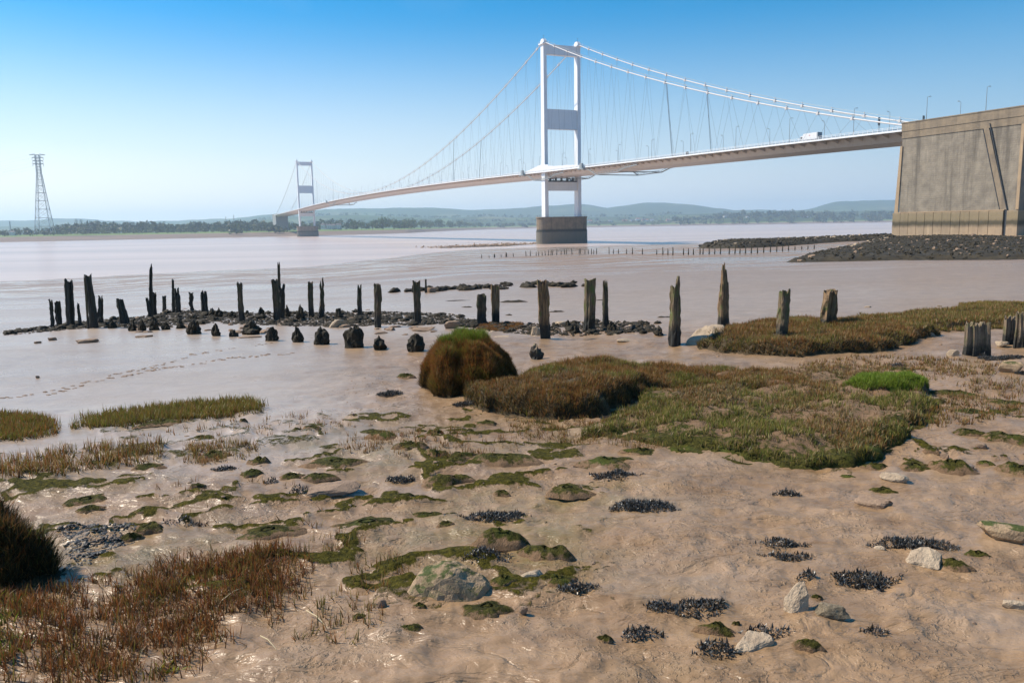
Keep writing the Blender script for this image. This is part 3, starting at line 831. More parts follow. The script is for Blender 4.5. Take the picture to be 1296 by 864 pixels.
# towers
def stadium(L, W, n=12):
    pts = []
    for i in range(n + 1): a = -math.pi / 2 + math.pi * i / n; pts.append((W / 2 * math.sin(a), L / 2 - W * .5 + W / 2 * math.cos(a)))
    top = [(x, y) for x, y in pts]
    bot = [(-x, -y) for x, y in pts]
    return top + bot
def prism(m, outline, z0, z1, s0=1.0, s1=1.0, cx=0.0, cy=0.0):
    k = len(m.v); n = len(outline)
    for z, s in ((z0, s0), (z1, s1)):
        for (x, y) in outline: m.v.append((cx + x * s, cy + y * s, z))
    m.f.append(tuple(k + i for i in range(n))); m.f.append(tuple(k + n + i for i in range(n))[::-1])
    for i in range(n): j = (i + 1) % n; m.f.append((k + i, k + n + i, k + n + j, k + j))
for TX, first in ((0.0, True), (-988.0, False)):
    for sgn in (-1, 1):
        m = MB(); y = sgn * CW
        zs = [18.6, 49, 90, 133.4]; lx = [2.85, 2.65, 2.45, 2.25]; wy = [1.4, 1.35, 1.3, 1.25]
        k = len(m.v)
        for z, a, b in zip(zs, lx, wy):
            c = 0.18
            for (sx, sy, e) in ((-1, -1, 0), (-1, -1, 1), (1, -1, 1), (1, -1, 0), (1, 1, 0), (1, 1, 1), (-1, 1, 1), (-1, 1, 0)):
                m.v.append((TX + sx * (a - (c if e else 0)), y + sy * (b - (0 if e else c)), z))
        for i in range(3):
            for j in range(8): a_ = k + i * 8 + j; b_ = k + i * 8 + (j + 1) % 8; m.f.append((a_, b_, b_ + 8, a_ + 8))
        m.f.append(tuple(k + j for j in range(8))[::-1]); m.f.append(tuple(k + 24 + j for j in range(8)))
        m.build('tower_leg', PAINT, br)
        m = MB(); m.box(TX - 3.4, TX + 3.4, y - 2.3, y + 2.3, 133.4, 134.2)
        for a in (-1, 1):
            m.bar((TX - 3.4, y + a * 2.2, 135.2), (TX + 3.4, y + a * 2.2, 135.2), .08, .08)
            for b in (-3.3, 0, 3.3): m.box(TX + b - .05, TX + b + .05, y + a * 2.2 - .05, y + a * 2.2 + .05, 134.2, 135.2)
        m.build('saddle_platform', PAINT, br)
        m = MB()
        prof = [(-2.6, 134.25), (-2.6, 135.6), (-1.3, 137.0), (1.3, 137.0), (2.6, 135.6), (2.6, 134.25)]
        k = len(m.v)
        for yy in (y - 1.15, y + 1.15):
            for (x, z) in prof: m.v.append((TX + x, yy, z))
        m.f += [tuple(k + i for i in range(6)), tuple(k + 6 + i for i in range(6))[::-1]]
        for i in range(6): j = (i + 1) % 6; m.f.append((k + i, k + 6 + i, k + 6 + j, k + j))
        sd_ = m.build('saddle', PAINT, br)
        m = MB(); m.tube((TX + .4, y, 137.0), (TX + .4, y, 139.3), .07, .04, 5); m.tube((TX - .8, y + .5, 137.0), (TX - .8, y + .5, 138.4), .06, .04, 5); m.box(TX + .25, TX + .55, y - .15, y + .15, 138.9, 139.3)
        m.build('beacon_mast', DARKM, sd_)
    for (z0, z1, hx) in ((127.3, 133.3, 1.7), (78.3, 91.0, 1.7), (36.8, 42.2, 1.9)):
        m = MB(); yb = CW - 1.36
        m.box(TX - hx, TX + hx, -yb, yb, z0, z1)
        m.box(TX - hx - .12, TX + hx + .12, -yb, yb, z0 - .25, z0 - .003)
        m.box(TX - hx - .12, TX + hx + .12, -yb, yb, z1 + .003, z1 + .25)
        if z1 - z0 > 10:
            m.box(TX - hx - .1, TX + hx + .1, -yb, yb, z1 - 2.9, z1 - 2.7); m.box(TX - hx - .1, TX + hx + .1, -yb, yb, z0 + 2.7, z0 + 2.9)
        m.build('cross_beam', PAINT, br)
    # bearing housing between deck and lower beam
    m = MB(); m.box(TX - 1.2, TX + 1.2, -11.5, 11.5, 42.5, 43.3)
    for y in (-9, -4.5, 0, 4.5, 9): m.box(TX - 1.0, TX + 1.0, y - .35, y + .35, 43.3, 45.7)
    for y in (-9, 4.5): m.bar((TX - 1.1, y, 43.3), (TX - 1.1, y + 4.5, 45.6), .25, .25); m.bar((TX - 1.1, y + 4.5, 43.3), (TX - 1.1, y, 45.6), .25, .25)
    m.box(TX - 2.0, TX - 1.8, -11.4, 11.4, 44.3, 44.5); m.box(TX + 1.8, TX + 2.0, -11.4, 11.4, 44.3, 44.5)
    m.build('bearing_frame', DARKM, br)
    # pier
    out = stadium(39.0, 12.5)
    m = MB(); prism(m, out, -6, 9.2, 1.012, 1.0); m.build('pier_base', PIERC, br)
    m = MB(); prism(m, out, 9.203, 17.7, 0.985, 0.985); m.build('pier_shaft', PIERC, br)
    m = MB(); prism(m, out, 17.703, 18.55, 1.005, 1.005); m.build('pier_coping', PIERC, br)
    m = MB()
    for (x, y) in out[::2]: m.tube((TX + x * .96, y * .96, 18.55), (TX + x * .96, y * .96, 19.7), .06, n=4)
    for i in range(0, len(out) - 2, 2): m.tube((TX + out[i][0] * .96, out[i][1] * .96, 19.65), (TX + out[i + 2][0] * .96, out[i + 2][1] * .96, 19.65), .05, n=4)
    m.build('pier_railing', GALV, br)
    if True:
        for o in [c for c in br.children if c.name.startswith(('pier_base', 'pier_shaft', 'pier_coping'))]:
            if 'moved' not in o.keys():
                o.location.x = TX; o['moved'] = 1
for o in br.children:
    if 'moved' in o.keys(): del o['moved']
# white wind screens stepping up beside the near tower
wh = {-24: 1.6, -20: 2.2, -16: 2.9, -12: 3.7, -8: 4.4, -4: 5.2, 0: 5.6, 4: 5.7, 8: 5.2, 12: 4.0, 16: 3.6, 20: 3.3, 24: 3.2, 28: 3.0, 32: 2.9, 36: 3.0, 40: 2.6, 44: 2.5, 48: 2.2, 52: 1.8}
for sgn in (-1, 1):
    for t, h in wh.items():
        z = deck_z(t); h = h * 0.85; m = MB(); m.box(t - 1.93, t + 1.93, sgn * 15.6 - .06, sgn * 15.6 + .06, z - .09, z + h)
        m.box(t - 2.0, t - 1.94, sgn * 15.6 - .1, sgn * 15.6 + .1, z - .09, z + h + .15)
        m.build('wind_screen', PAINT, br)

# anchorages
def anchorage(x0, x1, sgn, label, detail):
    a = empty('bridge_anchorage', br.matrix_basis @ Vector(((x0 + x1) / 2, 0, 0)), BROT)
    tag(a, label, 'bridge anchorage')
    xc = (x0 + x1) / 2; hx = (x1 - x0) / 2
    X0, X1 = -hx, hx
    W = 18.0 if detail else 13.0
    zb = 3.0 if detail else 12.0
    m = MB(); m.box(X0 + .35, X1 - .35, -W + .35, W - .35, zb, 44.0); m.build('wall', WALLC if detail else FARC, a)
    m = MB(); m.box(X0, X1, -W, W, 43.6, 46.4); m.build('parapet', BANDC if detail else FARC, a)
    m = MB(); m.box(X0 + .15, X1 - .15, -W + .15, W - .15, 41.2, 43.597); m.build('string_course', BANDC if detail else FARC, a)
    m = MB(); m.box(X0 - .15, X1 + .15, -W - .15, W + .15, 46.403, 46.75); m.build('coping', BANDC, a)
    if not detail: 
        m = MB(); m.box(X0 - .5, X1 + .5, -W - .5, W + .5, zb, 15.2); m.build('plinth', FARC, a)
        return a
    for s in (-1, 1):
        m = MB()
        m.hexa([(X0 - 1.3, s * (W - .34), 15.3), (X0 + .2, s * (W - .34), 15.3), (X0 + .2, s * (W + .02), 15.3), (X0 - 1.3, s * (W + .02), 15.3),
                (X0 - .15, s * (W - .34), 38.6), (X0 + .7, s * (W - .34), 38.6), (X0 + .7, s * (W + .02), 38.6), (X0 - .15, s * (W + .02), 38.6)])
        m.build('corner_margin', MARGC, a)
        m = MB(); m.box(X1 - 1.4, X1 - .34, s * W - .02, s * W + .02, 15.3, 41.1) if False else m.box(X1 - 1.0, X1 - .05, min(s * (W - .34), s * W), max(s * (W - .34), s * W), 15.3, 41.19); m.build('corner_margin', MARGC, a)
        # inclined rib; dark bars beside it paint the shade of recessed grooves
        yy = s * (W - .1)
        A1, A2 = (30.6 - 22.0, 41.0), (38.0 - 22.0, 15.3)
        B1, B2 = (32.8 - 22.0, 42.6), (40.6 - 22.0, 14.6)
        m = MB(); m.hexa([(A2[0] + .3, yy - .25, 15.3), (B2[0] - .3, yy - .25, 15.3), (B2[0] - .3, yy + .12, 15.3), (A2[0] + .3, yy + .12, 15.3),
                          (A1[0] + .3, yy - .25, 41.19), (B1[0] - .15, yy - .25, 41.19), (B1[0] - .15, yy + .12, 41.19), (A1[0] + .3, yy + .12, 41.19)]); m.build('inclined_rib', BANDC, a)
        m = MB(); m.bar((A1[0], yy, A1[1]), (A2[0], yy, A2[1]), .3, .2); m.build('groove_shade_bar', DARKM, a)
        m = MB(); m.bar((B1[0], s * (W - .05), B1[1]), (B2[0], s * (W - .05), B2[1]), .42, .2); m.build('groove_shade_bar', DARKM, a)
    # plinth panels
    xs = list(np.arange(X0 - 1.6, 17.0, 3.32)); xs = [x for x in xs if x < 17.2]; xs[-1] = 17.6
    seg = [(xs[i], xs[i + 1]) for i in range(len(xs) - 1)] + [(18.7, X1 + .3)]
    for s in (-1, 1):
        for (p, q) in seg:
            m = MB(); y0 = s * (W - .34); y1 = s * (W + .45 + RNG.uniform(-.03, .03))
            m.box(p + .07, q - .07, min(y0, y1), max(y0, y1), zb, 15.0 + RNG.uniform(-.04, .04)); m.build('plinth_panel', PLINC, a)
        m = MB(); m.box(X0 - 1.2, 17.6, min(s * (W - .34), s * (W + .2)), max(s * (W - .34), s * (W + .2)), 15.06, 15.3); m.build('plinth_ledge', MARGC, a)
        m = MB(); m.box(17.65, 18.65, min(s * (W - .34), s * (W - .1)), max(s * (W - .34), s * (W - .1)), zb, 15.0); m.build('slot_shade_back', DARKM, a)  # dark back panel paints the shade inside the plinth gap
    m = MB()
    for y in np.arange(-W, W - 1, 3.0): m.box(X0 - 1.5, X0 + .3, y + .05, y + 2.95, zb, 15.0)
    m.build('end_plinth', PLINC, a)
    m = MB(); m.box(X1 - .3, X1 + .28, -W - .3, W + .3, zb, 15.0); m.build('end_plinth', PLINC, a)
    return a
anchorage(291.2, 335.4, 1, 'huge weathered concrete anchorage block with diagonal shade bars at the right end of the bridge', True)
anchorage(TF - 52, TF, -1, 'distant grey anchorage block at the far end of the bridge beyond the far tower', False)

# lamp columns on the deck and anchorage
def lamp_meshes(H):
    a = MB(); a.tube((0, 0, 0), (0, 0, 1.4), .17, .17, 6); a.tube((0, 0, 1.4), (0, 0, H), .12, .07, 6); a.tube((0, 0, H), (.0, .9, H + .25), .06, .05, 5)
    b = MB(); b.hexa([(-.16, .8, H + .12), (.16, .8, H + .12), (.13, 1.75, H + .2), (-.13, 1.75, H + .2), (-.14, .8, H + .36), (.14, .8, H + .36), (.1, 1.7, H + .38), (-.1, 1.7, H + .38)])
    return a, b
def lamp(t, sgn, z, label, H=10.4):
    o = empty('lamp_post', br.matrix_basis @ Vector((t, sgn * 11.75, z)), BROT + (0 if sgn < 0 else math.pi))
    tag(o, label, 'lamp post', 'lamp posts along the bridge')
    if H not in LM:
        a, b = lamp_meshes(H)
        oa = a.build('column', GALV, o); ob = b.build('lantern', GALV, oa); LM[H] = (oa.data, ob.data)
    else:
        oc = link('column', LM[H][0], o); link('lantern', LM[H][1], oc)
    return o
LM = {}
for sgn, side in ((-1, 'on the near edge of the deck'), (1, 'on the far edge of the deck')):
    off = 0 if sgn < 0 else -3.5
    tl = [264 + off - 34.3 * k for k in range(37)]
    nt_, mt_ = [t for t in tl if t > 2], [t for t in tl if t < -2 and t > -986]
    for k, t in enumerate(nt_): lamp(t, sgn, deck_z(t) - .1, ordn(k) + ' lamp post from the anchorage ' + side, 10.8)
    for k, t in enumerate(mt_): lamp(t, sgn, deck_z(t) - .1, ordn(k) + ' lamp post beyond the near tower ' + side, 10.8)
lamp(296, -1, 44.4, 'lamp post rising above the left end of the anchorage parapet', 10.8)
lamp(318, -1, 44.3, 'lamp post rising above the right end of the anchorage parapet', 10.8)
lamp(291.5, 1, 44.4, 'lamp post rising above the middle of the anchorage parapet', 10.8)
# dark box fixed to a lamp column, signs
def at(t, y, z): return br.matrix_basis @ Vector((t, y, z))
e = empty('equipment_cabinet', at(159.6, -12.6, deck_z(160) - .05), BROT); tag(e, 'small black cabinet at the foot of a lamp post halfway along the side span', 'cabinet')
m = MB(); m.box(-.5, .5, -.45, .45, .15, 1.9); m.build('cabinet_body', DARKM, e); m = MB(); m.box(-.55, .55, -.5, .5, 1.903, 2.0); m.build('cabinet_lid', DARKM, e)
m = MB(); m.box(-.35, -.2, -.3, .3, 0, .15); m.box(.2, .35, -.3, .3, 0, .15); m.build('plinth_feet', GALV, e)
def sign(t, y, z, w, h, zz, label, yaw=0.25):
    e = empty('road_sign', at(t, y, z), BROT + yaw); tag(e, label, 'road sign', 'backs of road signs by the anchorage')
    m = MB(); m.box(-.05, .05, -w / 2, w / 2, zz, zz + h); m.build('sign_panel', GALV, e)
    for s in (-.5, .5):
        m = MB(); m.tube((.12, s * w * .6, 0), (.12, s * w * .6, zz + h * .95), .08, n=6); m.build('sign_post', GALV, e)
    m = MB(); m.box(.055, .11, -w / 2, w / 2, zz + h * .25, zz + h * .31); m.box(.055, .11, -w / 2, w / 2, zz + h * .7, zz + h * .76); m.build('sign_rail', DARKM, e)
sign(276, -11.9, deck_z(276) - .1, 1.6, 3.0, 3.2, 'tall grey sign back above the cables just left of the anchorage')
sign(295, -11.9, 44.4, 1.6, 2.4, 2.2, 'grey sign back showing above the anchorage parapet near its left corner')
# box lorry
e = empty('box_lorry', at(237.5, -7.5, deck_z(237.5) - .05), BROT); tag(e, 'white box lorry driving left across the side span', 'lorry')
LW = simple('lorry_white', (0.72, 0.73, 0.74), rough=0.4); LG = simple('lorry_glass', (0.02, 0.025, 0.03), rough=0.1)
m = MB(); m.box(-2.9, 5.2, -1.25, 1.25, 1.1, 4.0); cb_ = m.build('cargo_box', LW, e)
m = MB(); m.box(4.7, 5.18, -1.26, -1.251, 1.2, 3.9); m.box(5.203, 5.24, -1.2, 1.2, 1.15, 3.95); m.build('rear_door', GALV, cb_)
m = MB(); m.hexa([(-5.0, -1.15, .7), (-3.05, -1.15, .7), (-3.05, 1.15, .7), (-5.0, 1.15, .7), (-4.6, -1.1, 3.1), (-3.05, -1.1, 3.3), (-3.05, 1.1, 3.3), (-4.6, 1.1, 3.1)]); m.build('cab', LW, e)
m = MB(); m.hexa([(-4.95, -1.0, 1.9), (-4.85, -1.0, 1.9), (-4.85, 1.0, 1.9), (-4.95, 1.0, 1.9), (-4.76, -1.0, 2.9), (-4.66, -1.0, 2.9), (-4.66, 1.0, 2.9), (-4.76, 1.0, 2.9)]); m.box(-4.5, -3.5, -1.17, -1.14, 1.9, 2.8); m.build('window', LG, e)
m = MB(); m.box(-4.6, 5.0, -.5, .5, .75, 1.05); m.build('chassis', DARKM, e)
for x in (-4.0, 2.2, 3.4):
    for s in (-1, 1):
        w = MB(); w.tube((x, s * .85, .5), (x, s * 1.2, .5), .5, n=14); w.build('wheel', DARKM, e)
m = MB(); m.box(.4, 1.1, -1.262, -1.252, 2.9, 3.2); m.build('logo_patch', simple('red_print', (0.45, 0.06, 0.05)), cb_)
# maintenance gantries slung under the deck
def gantry(t0, flip, label):
    e = empty('maintenance_gantry', at(t0, 0, deck_z(t0) - 6.5), BROT); tag(e, label, 'gantry', 'gantries slung under the deck')
    f = flip
    path = [(0, 5.6), (8, 5.2), (17, 1.4), (42, 1.6), (50, 3.4), (62, 4.0)]
    path = [(x * f, z - .6) for x, z in path]
    for s in (-1, 1):
        m = MB()
        for (a, b) in zip(path, path[1:]):
            m.bar((a[0], s * 15.2, a[1]), (b[0], s * 15.2, b[1]), .5, .45); m.bar((a[0], s * 15.2, a[1] + 1.1), (b[0], s * 15.2, b[1] + 1.1), .18, .18)
            n = max(1, int(abs(b[0] - a[0]) / 3))
            for k in range(n):
                u = k / n; x = a[0] + (b[0] - a[0]) * u; z = a[1] + (b[1] - a[1]) * u; m.box(x - .08, x + .08, s * 15.2 - .08, s * 15.2 + .08, z + .1, z + 1.1)
        m.build('walkway_truss', GALV, e)
        m = MB(); m.box(min(f * -1, f * 6), max(f * -1, f * 6), s * 17.2 - .9, s * 17.2 + .9, 5.0, 5.6); m.box(min(f * 1, f * 4), max(f * 1, f * 4), s * 17.2 - .6, s * 17.2 + .6, 5.6, 8.6)
        m.tube((f * 2, s * 17.2, 8.6), (f * 2, s * 17.2, 10.6), .1, n=5)
        m.build('carriage', GALV, e)
    m = MB()
    for (x, z) in path[2:4]: m.bar((x, -15.2, z), (x, 15.2, z), .5, .5)
    m.build('cross_truss', GALV, e)
gantry(56.0, 1, 'grey zigzag inspection gantry slung under the deck right of the near tower')
gantry(-30.0, 1, 'grey inspection gantry under the deck at the left side of the near tower')
gantry(-725.0, 1, 'small distant inspection gantry under the deck right of the far tower')
# ================================================================== pylons, power lines, far houses
def lattice(name, loc, H, wb, wt, arms, label, rot=0.5, leg=0.55, big=True, neck=0.78):
    e = empty(name, loc, rot); tag(e, label, 'pylon')
    def hw(z):
        f = z / H
        return (wb + (wt - wb) * min(1, f / neck) ** 0.9) / 2
    levels = [0, .09, .20, .31, .42, .52, .61, .69, .77, .85, .92, 1.0] if big else [0, .2, .4, .6, .8, 1.0]
    for (sx, sy) in ((-1, -1), (1, -1), (1, 1), (-1, 1)):
        m = MB()
        for a, b in zip(levels, levels[1:]):
            m.bar((sx * hw(a * H), sy * hw(a * H), a * H), (sx * hw(b * H), sy * hw(b * H), b * H), leg, leg)
        m.build('leg', GALV, e)
    m = MB()
    for i, (a, b) in enumerate(zip(levels, levels[1:])):
        wa, wb_ = hw(a * H), hw(b * H); za, zb = a * H, b * H
        for k in range(4):
            c = [(-1, -1), (1, -1), (1, 1), (-1, 1)]; p, q = c[k], c[(k + 1) % 4]
            m.bar((p[0] * wa, p[1] * wa, za), (q[0] * wb_, q[1] * wb_, zb), leg * .45, leg * .45)
            m.bar((q[0] * wa, q[1] * wa, za), (p[0] * wb_, p[1] * wb_, zb), leg * .45, leg * .45)
            m.bar((p[0] * wb_, p[1] * wb_, zb), (q[0] * wb_, q[1] * wb_, zb), leg * .8, leg * .8)
    m.build('bracing', GALV, e)
    for (f, L) in arms:
        z = f * H; m = MB()
        for s in (-1, 1):
            w = hw(z)
            m.bar((s * w, 0, z), (s * L / 2, 0, z + .2), leg * 1.3, leg * 1.3); m.bar((s * w, 0, z + 2.2), (s * L / 2, 0, z + .3), leg * .6, leg * .6)
        m.bar((-L / 2, 0, z), (L / 2, 0, z), leg, leg)
        ca_ = m.build('crossarm', GALV, e)
        if f < .99:
            for s in (-1, 1):
                m = MB(); m.tube((s * L * .48, 0, z), (s * L * .48, 0, z - 4.5), .3, n=5); m.build('insulator', DARKM, ca_)
    return e
PYL = Vector((-906, 1556, 14))
lattice('electricity_pylon', PYL, 149, 29, 7.0, [(.885, 19), (.925, 18), (.965, 20), (1.0, 27)], 'tall grey lattice electricity pylon standing on the far shore at the left', 0.25, 0.85)
for (z, L) in ((.855, 19), (.895, 18), (.94, 20), (1.0, 26)):
    for s in (-1, 1):
        a = PYL + Vector((math.cos(.25) * s * L * .48, math.sin(.25) * s * L * .48, z * 149))
        b = a + Vector((-520, 120, -20))
        m = MB(); prev = a
        for k in range(1, 15):
            u = k / 14; p = a.lerp(b, u); p.z -= 4 * 34 * u * (1 - u) * .5; m.tube(prev, p, 0.06, n=3, cap=False); prev = p
        o = m.build('power_line', WIRE); tag(o, {18: 'second', 19: 'lowest', 20: 'third', 26: 'topmost'}[L] + ' thin sagging power cable from the ' + ('left' if s < 0 else 'right') + ' arm tips of the tall far pylon', 'power line', 'power cables of the tall pylon')
for i, (px, row, hgt) in enumerate([(23, 280.5, 10), (106, 277.5, 5), (112, 277.5, 5), (293, 274.5, 5), (303, 272.5, 7)]):
    d = 2300.; b = far_point(px, d)
    top = ZC + (hrow(px) - row) / F * d
    lab = ['slim mast near the left edge of the far shore', 'left of two small distant pylons above the far wood', 'right of two small distant pylons above the far wood', 'shorter distant mast above the right part of the long far wood', 'taller distant mast above the right part of the long far wood'][i]
    lattice('distant_mast', Vector(b), top - b[2], 5, 1.5, [(.8, 9), (.92, 7)] if i in (1, 2) else [], lab, 0.3, 0.5, False)

def house(px, d, w, dep, h, roofh, wallm, roofm, label, group, rot=0.0, dz=0.0, wins=0):
    b = far_point(px, d, dz - 1.0); e = empty('house', b, rot); tag(e, label, 'house', group)
    m = MB(); m.box(-w / 2, w / 2, -dep / 2, dep / 2, 0, h); m.build('wall', wallm, e)
    m = MB(); m.hexa([(-w / 2 - .4, -dep / 2 - .4, h + .01), (w / 2 + .4, -dep / 2 - .4, h + .01), (w / 2 + .4, dep / 2 + .4, h + .01), (-w / 2 - .4, dep / 2 + .4, h + .01),
                      (-w / 2 + .5, -.2, h + roofh), (w / 2 - .5, -.2, h + roofh), (w / 2 - .5, .2, h + roofh), (-w / 2 + .5, .2, h + roofh)]); rf_ = m.build('roof', roofm, e)
    m = MB(); m.box(w * .25, w * .25 + 1, -.5, .5, h + roofh * .5, h + roofh + 1.2); m.build('chimney', roofm, rf_)
    for k in range(wins):
        x = -w / 2 + w * (k + .5) / wins
        for z in (1.6, 4.6):
            if z + 1.3 < h: m = MB(); m.box(x - .6, x + .6, -dep / 2 - .06, -dep / 2 + .02, z, z + 1.3); m.build('window', LG, e)
HW = simple('white_render', (0.75, 0.74, 0.70), rough=0.8, scale=.3); HR = simple('slate_roof', (0.16, 0.15, 0.15), rough=0.8, scale=.5); HT = simple('tiled_roof', (0.30, 0.13, 0.08), rough=0.8, scale=.5); HB_ = simple('brick_house', (0.36, 0.22, 0.16), rough=0.8, scale=.5)
for i, (px, w, h, lab) in enumerate([(414, 9, 9, 'narrow white house at the left end of the white cluster by the far tower'), (421, 13, 8, 'white gabled house second from the left in the cluster by the far tower'), (427, 10, 8, 'white house in the middle of the cluster by the far tower'), (433.5, 12, 9, 'large white house at the right end of the cluster by the far tower')]):
    house(px, 1830 + 6 * i, w, 9, h, 3.5, HW, HR, lab, 'white houses by the far tower', 0.2 * (i % 2), 5, 3)
house(25.5, 1620, 10, 8, 7, 2.5, HW, HR, 'small white building beside the mast at the far left', None, 0.1, 2, 2)
k = 0
for i in range(16):
    px = [702, 708, 748, 773, 792, 801, 808, 815, 819, 826, 846, 918, 946, 953, 1016, 1022][i]; d = 4100 + (i * 97) % 500
    house(px, d, RNG.uniform(16, 30), 12, 8, 5, [HW, HB_, HW][i % 3], [HT, HR][i % 2], 'tiny ' + ['white', 'brick', 'white'][i % 3] + ' house with ' + ['red', 'grey'][i % 2] + ' roof, ' + ordn(i) + ' from the left beyond the near tower', 'village houses on the far shore', RNG.uniform(-.5, .5), 9, 0)
# small navigation beacon on the mud left of mid channel
bp = far_point(580.5, 2620); e = empty('beacon', (bp[0], bp[1], 4)); tag(e, 'thin navigation beacon standing on the far mud bank below the deck', 'beacon')
m = MB(); m.tube((0, 0, 0), (0, 0, 22), .7, .5, 6); m.build('mast', GALV, e); m = MB(); m.box(-1.6, 1.6, -1.6, 1.6, 17, 19); m.build('platform', GALV, e)

# ================================================================== generic pieces
def ico(sub):
    bm = bmesh.new(); bmesh.ops.create_icosphere(bm, subdivisions=sub, radius=1.0)
    V = np.array([v.co[:] for v in bm.verts]); Fc = np.array([[v.index for v in f.verts] for f in bm.faces]); bm.free()
    return V, Fc
ICO = {k: ico(k) for k in (1, 2, 3, 4)}

def nz3(V, s, seed):
    return np.array([mnoise.noise(Vector((v[0] * s + seed, v[1] * s - seed * .7, v[2] * s + seed * 1.3))) for v in V])

def rock_me(name, dims, seed, mat, planes=11, rough=0.06, sub=3, sharp=True):
    V, Fc = ICO[sub]; rng = np.random.default_rng(seed)
    nrm = rng.normal(size=(planes, 3)); nrm /= np.linalg.norm(nrm, axis=1)[:, None]
    nrm = np.vstack([nrm, [[0, 0, 1], [0, 0, -1]]]); dd = np.append(rng.uniform(.55, .95, planes), [.75, .8])
    dots = V @ nrm.T
    r = np.min(np.where(dots > 0.05, dd / np.maximum(dots, 0.05), 9.0), axis=1)
    r = np.minimum(r, 1.25)
    P = V * r[:, None]; P /= np.abs(P).max(0)
    n = nz3(V, 2.2, seed * 3.1) * rough * 1.6 + nz3(V, 6.5, seed * 1.7) * rough
    P = P * (1 + n)[:, None] * np.array(dims)
    return mesh_np(name, P, Fc, not sharp, None, mat)

def lump_me(name, dims, seed, mat, amp=0.22, sub=2):
    V, Fc = ICO[sub]
    n = nz3(V, 1.6, seed * 2.3) * amp * 1.5 + nz3(V, 5.0, seed * 1.1) * amp
    return mesh_np(name, V * (1 + n)[:, None] * np.array(dims), Fc, True, None, mat)

def px_size(px0, px1, r0, r1, flat=0.6):
    """photo box -> ground point under the thing, width, depth, height"""
    cx = (px0 + px1) / 2
    p, t = gpx(cx, r1)
    W = (px1 - px0) * t / F
    th = math.atan2(ZC - p.z, math.hypot(p.x, p.y))
    rows = (r1 - r0) * t / F * math.cos(th) ** 0
    dep = W * flat
    H = (rows - dep * math.sin(th)) / math.cos(th)
    if H < 0.22 * rows:
        H = 0.22 * rows; dep = (rows - H * math.cos(th)) / math.sin(th)
    dirv = Vector((p.x, p.y, 0)).normalized()
    c = p + dirv * dep * 0.5
    c.z = float(ground(c.x, c.y))
    return c, W, dep, H, math.atan2(-p.x, p.y)

def hull_rock(name, pts, W, seed, mat, rough=.05):
    bm = bmesh.new()
    for p in pts: bm.verts.new((p[0] * W, p[1] * W, p[2] * W))
    bmesh.ops.convex_hull(bm, input=bm.verts)
    bmesh.ops.delete(bm, geom=[v for v in bm.verts if not v.link_faces], context='VERTS')
    bmesh.ops.bevel(bm, geom=bm.edges[:], offset=.035 * W, segments=1, affect='EDGES', clamp_overlap=True)
    bmesh.ops.triangulate(bm, faces=bm.faces[:])
    for _ in range(2): bmesh.ops.subdivide_edges(bm, edges=[e_ for e_ in bm.edges if e_.calc_length() > .09 * W], cuts=1, use_grid_fill=False); bmesh.ops.triangulate(bm, faces=bm.faces[:])
    bm.normal_update()
    for v in bm.verts:
        q = v.co / W; n_ = mnoise.noise(q * 3.1 + Vector((seed, 0, 0))) * 1.2 + mnoise.noise(q * 9 + Vector((0, seed, 0))) * .6
        v.co += v.normal * n_ * rough * W
    me = bpy.data.meshes.new(name); bm.to_mesh(me); bm.free(); me.materials.append(mat); return me
HULLS = {
 'slanted boulder': [(-.5, -.1, -.1), (-.42, .35, -.1), (.5, 0, -.1), (.5, .45, -.1), (-.1, -.32, -.1), (-.46, 0, .06), (-.2, .36, .34), (.05, .5, .44), (.46, .5, .42), (.22, -.12, .14), (.5, .12, .24)],
 'large boulder with': [(-0.5, 0.0, -0.1), (-0.45, 0.3, -0.1), (0.5, 0.075, -0.1), (0.45, 0.375, -0.1), (-0.2, -0.225, -0.1), (0.3, -0.18, -0.1), (-0.46, -0.03, 0.092), (0.52, 0.09, 0.099), (-0.36, 0.12, 0.238), (0, 0.165, 0.29), (0.22, 0.12, 0.251), (-0.12, -0.105, 0.198), (0.12, 0.338, 0.264), (-0.3, 0.3, 0.198)],
 'pointed leaning': [(-.5, 0, -.1), (-.1, -.28, -.1), (.5, 0, -.1), (.3, .4, -.1), (-.3, .4, -.1), (-.46, .08, .4), (.40, .20, .62), (.26, .45, 1.12), (.06, .42, 1.0), (-.1, -.05, .35)],
 'pale square slab': [(-.5, -.34, -.04), (.42, -.38, -.04), (.5, .25, -.04), (-.5, .1, -.04), (-.5, -.3, .10), (.40, -.34, .06), (.5, .2, .32), (.08, .36, .48), (-.44, .14, .30)],
 'pale wedge': [(-.5, -.5, -.05), (.0, -.35, -.05), (.5, .05, -.05), (.5, .35, -.05), (-.15, .42, -.05), (-.5, -.46, .03), (.02, -.28, .10), (.5, .1, .24), (.46, .34, .24), (-.12, .40, .26), (-.2, 0, .20)],
}
